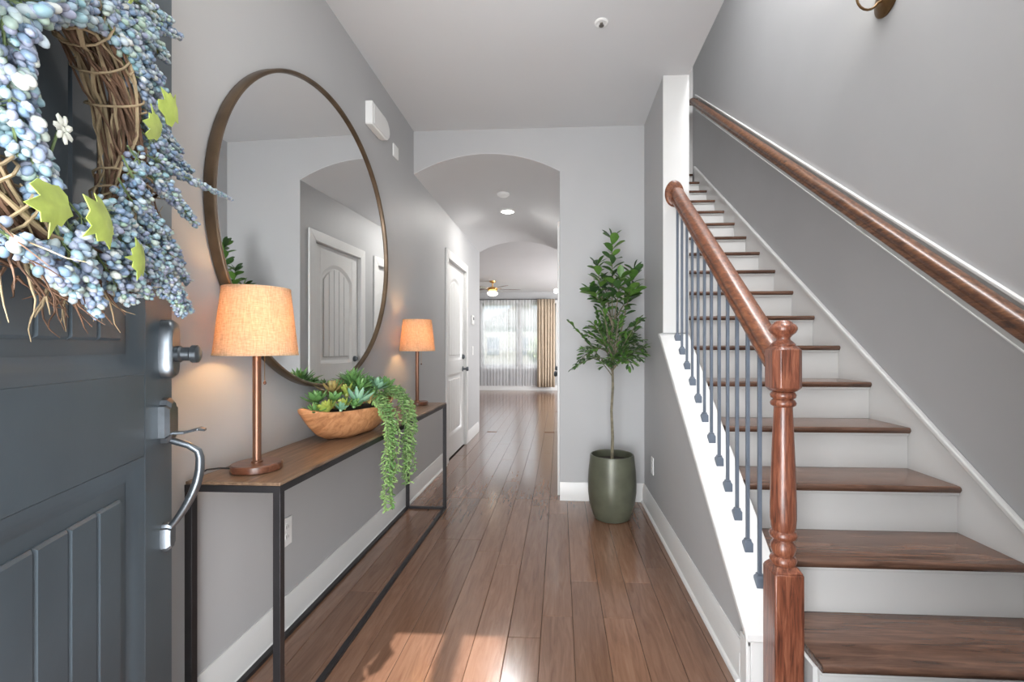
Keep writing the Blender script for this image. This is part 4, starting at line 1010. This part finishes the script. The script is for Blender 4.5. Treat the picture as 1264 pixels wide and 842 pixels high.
# sconce by the hall end (bright point seen at the right jamb)
hs_ = thing('hall_globe_light', 'small bright globe light seen at the right edge of the arch', 'light', (-.05, 6.05, 1.90))
MB().lathe([(.030, .034), (.030, .048), (.010, .050)], n=20, axis='x').build('back_plate', M['plastic'], hs_)
MB().blob((0, 0, 0), .032, .032, .032, sub=2).build('globe', M['led'], hs_, ang=180)

# stairwell sconce
sc = thing('wall_sconce', 'bronze wall sconce high on the right wall above the handrail', 'sconce', (XR, 2.43, 2.94))
MB().lathe([(.001, 0), (.085, 0), (.085, -.008), (.076, -.014), (.060, -.018), (.045, -.028), (.001, -.030)], n=40, axis='x').build('back_plate', M['bronze'], sc, ang=40)
pts = [(-.02, 0, -.01)]+[(-.095-.055*math.sin(a), 0, .01-.065*math.cos(a)) for a in [R(-60+20*k) for k in range(9)]]+[(-.14, 0, .09)]
MB().tube(pts, .006, 10).build('arm', M['bronze'], sc)
MB().lathe([(.03, .09), (.034, .10), (.012, .105)], (-.14, 0, 0), 24).build('shade_holder', M['bronze'], sc)
MB().lathe([(.030, .103), (.045, .13), (.062, .18), (.070, .23), (.067, .23), (.058, .18), (.040, .13), (.026, .106)], (-.14, 0, 0), 32, closed=True).build('glass_shade', M['globe'], sc)
lamp('wall_sconce_bulb_light', 'POINT', (-.14, 0, .19), 32, (1, .95, .88), radius=.03, parent=sc)
# ceiling fixture added above the frame to fill the foyer with light
fc = thing('added_foyer_light', 'round ceiling fixture added above the entrance for fill light, out of frame', 'light', (-.15, 1.1, ZC))
MB().lathe([(.001, 0), (.17, 0), (.17, -.02), (.16, -.025), (.001, -.025)], n=40).build('canopy', M['brass'], fc)
MB().lathe([(.155, -.16), (.165, -.19), (.13, -.25), (.06, -.28), (.001, -.285)], n=40).build('glass_dome', M['globe'], fc)
MB().tube([(0, 0, -.02), (0, 0, -.17)], .012, 10).build('rod', M['brass'], fc)
lamp('added_foyer_fill', 'POINT', (0, 0, -.50), 9, (1, .985, .96), radius=.35, parent=fc)

# ------------------------------------------------------------------ ceiling fan in the living room
fn = thing('ceiling_fan', 'brass ceiling fan with a glowing light bowl in the living room', 'fan', (-1.50, 10.1, ZL))
MB().lathe([(.07, 0), (.065, -.03), (.03, -.05), (.001, -.052)], n=28).build('canopy', M['brass'], fn)
MB().tube([(0, 0, -.045), (0, 0, -.15)], .012, 10).build('downrod', M['brass'], fn)
MB().lathe([(.03, -.13), (.09, -.145), (.115, -.17), (.115, -.20), (.09, -.225), (.05, -.24), (.001, -.24)], n=32).build('motor', M['brass'], fn)
MB().lathe([(.05, -.238), (.105, -.25), (.12, -.27), (.10, -.31), (.05, -.335), (.001, -.34)], n=32).build('light_bowl', M['globe'], fn)
bwood = M['tread']
for k in range(5):
    a = R(18+72*k); bd = MB().prism([(.16, -.045), (.60, -.062), (.645, -.04), (.645, .04), (.60, .062), (.16, .045)], 'z', -.004, .004)
    o = bd.build('fan_blade', bwood, fn, .002); o.location = (0, 0, -.175); o.rotation_euler = (R(10), 0, a)
    MB().box(.09, .20, -.018, .018, .003, .009).build('blade_arm', M['brass'], o)

# ------------------------------------------------------------------ curtains
def drape(x0, x1, z0, z1, amp, folds, y, n):
    vs = []; fs = []
    rows = 8
    for j in range(rows+1):
        t = j/rows; z = z1+(z0-z1)*t
        for i in range(n+1):
            s_ = i/n; x = x0+(x1-x0)*s_
            yy = y+amp*(.6+.4*t)*math.sin(2*pi*folds*s_+.8*math.sin(7*s_+2*t))+amp*.4*math.sin(2*pi*folds*2.3*s_+1+t)
            vs.append((x, yy, z))
    for j in range(rows):
        for i in range(n): fs.append((j*(n+1)+i, j*(n+1)+i+1, (j+1)*(n+1)+i+1, (j+1)*(n+1)+i))
    return MB().add(vs, fs)
rod = thing('curtain_rod', 'dark curtain rod above the living room windows', 'curtain rod', (-1.1, YW-.10, 2.435))
MB().tube([(-1.4, 0, 0), (1.35, 0, 0)], .010, 10).build('rod', M['dark_plastic'], rod)
for x in (-1.35, 0.02, 1.3): MB().tube([(x, .098, 0), (x, 0, 0)], .006, 6).build('bracket', M['dark_plastic'], rod)
for (a, b_, lab) in ((-2.35, -1.375, 'left white sheer curtain over the living room window'), (-1.36, -.50, 'right white sheer curtain over the living room window')):
    o = drape(a, b_, .12, 2.42, .018, 11, YW-.065, 160).build('sheer_curtain', M['sheer'], fix=False, ang=180); tag(o, lab, 'curtain', 'sheer curtains')
o = drape(-.60, -.13, .10, 2.43, .024, 6, YW-.145, 120).build('curtain', M['cream_curtain'], fix=False, ang=180)
sl = o.modifiers.new('thick', 'SOLIDIFY'); sl.thickness = .003
tag(o, 'cream pleated drape at the right of the living room windows', 'curtain')

# ------------------------------------------------------------------ outdoors
g = MB().box(-30, 30, YW+.3, 60, -.35, -.30).build('ground', M['grass']); g['kind'] = 'structure'
g = MB().box(-6, 6, -8, .08, -.15, -.02).build('porch_floor', M['concrete']); g['kind'] = 'structure'
rnd = random.Random(5)
for i, (x, y, h, rr, lab) in enumerate(((-4.9, 22, 2.0, 1.1, 'green tree outside the left part of the window'), (-.9, 23, 1.1, .8, 'bushy green tree outside the middle of the window'), (.9, 27, 2.4, 1.2, 'green tree outside behind the right curtain'))):
    t = thing('garden_tree', lab, 'tree', (x, y, -.3), 0, 'trees outside the window')
    MB().tube([(0, 0, 0), (.05, 0, h*.5), (0, 0, h)], [.12, .09, .05], 8).build('trunk', M['bark'], t)
    cr = MB()
    for k in range(900):
        d = Vector((rnd.gauss(0, 1), rnd.gauss(0, 1), rnd.gauss(0, 1))).normalized()*rr*rnd.uniform(.5, 1)
        q = d.to_track_quat('Z', 'Y').to_matrix() @ Matrix.Rotation(rnd.uniform(0, 3), 3, 'X')
        c = Vector((0, 0, h+.2))+Vector((d.x, d.y, d.z*.8))
        cr.add([c+q @ Vector(v) for v in ((-.12, 0, 0), (0, .2, .03), (.12, 0, 0), (0, -.2, .03))], [(0, 1, 2, 3)])
    cr.build('foliage', M['foliage'], t, kind='stuff', fix=False, smooth=False)
nb = thing('neighbour_house', 'pale house across the garden seen through the window', 'building', (-2.8, 34, -.3))
MB().box(-3.4, 3.4, 0, 5, 0, 3.0).build('wall', M['siding'], nb)
MB().prism([(-3.8, 3.0), (3.8, 3.0), (0, 4.8)], 'y', -.3, 5.3).build('roof', M['hinge'], nb)
for x in (-2.2, 0, 2.2): MB().box(x-.45, x+.45, -.03, 0, .9, 2.2).build('window', M['iron'], nb)
# two tall unseen blocks added behind the viewer to split the sun patch
for i, (x, w_, lab) in enumerate(((-.298, .040, 'slim unseen sun blocker added behind the viewer, left'), (.27, .355, 'wide unseen sun blocker added behind the viewer, right'))):
    t = thing('sun_blocker', lab, 'blocker', (x, -1.3, -.02))
    MB().box(-w_, w_, -w_*.6, w_*.6, .1, 4.6).build('shaft', M['trim'], t, .004); MB().box(-w_-.02, w_+.02, -w_*.6-.02, w_*.6+.02, 0, .1).build('plinth', M['trim'], t, .004)
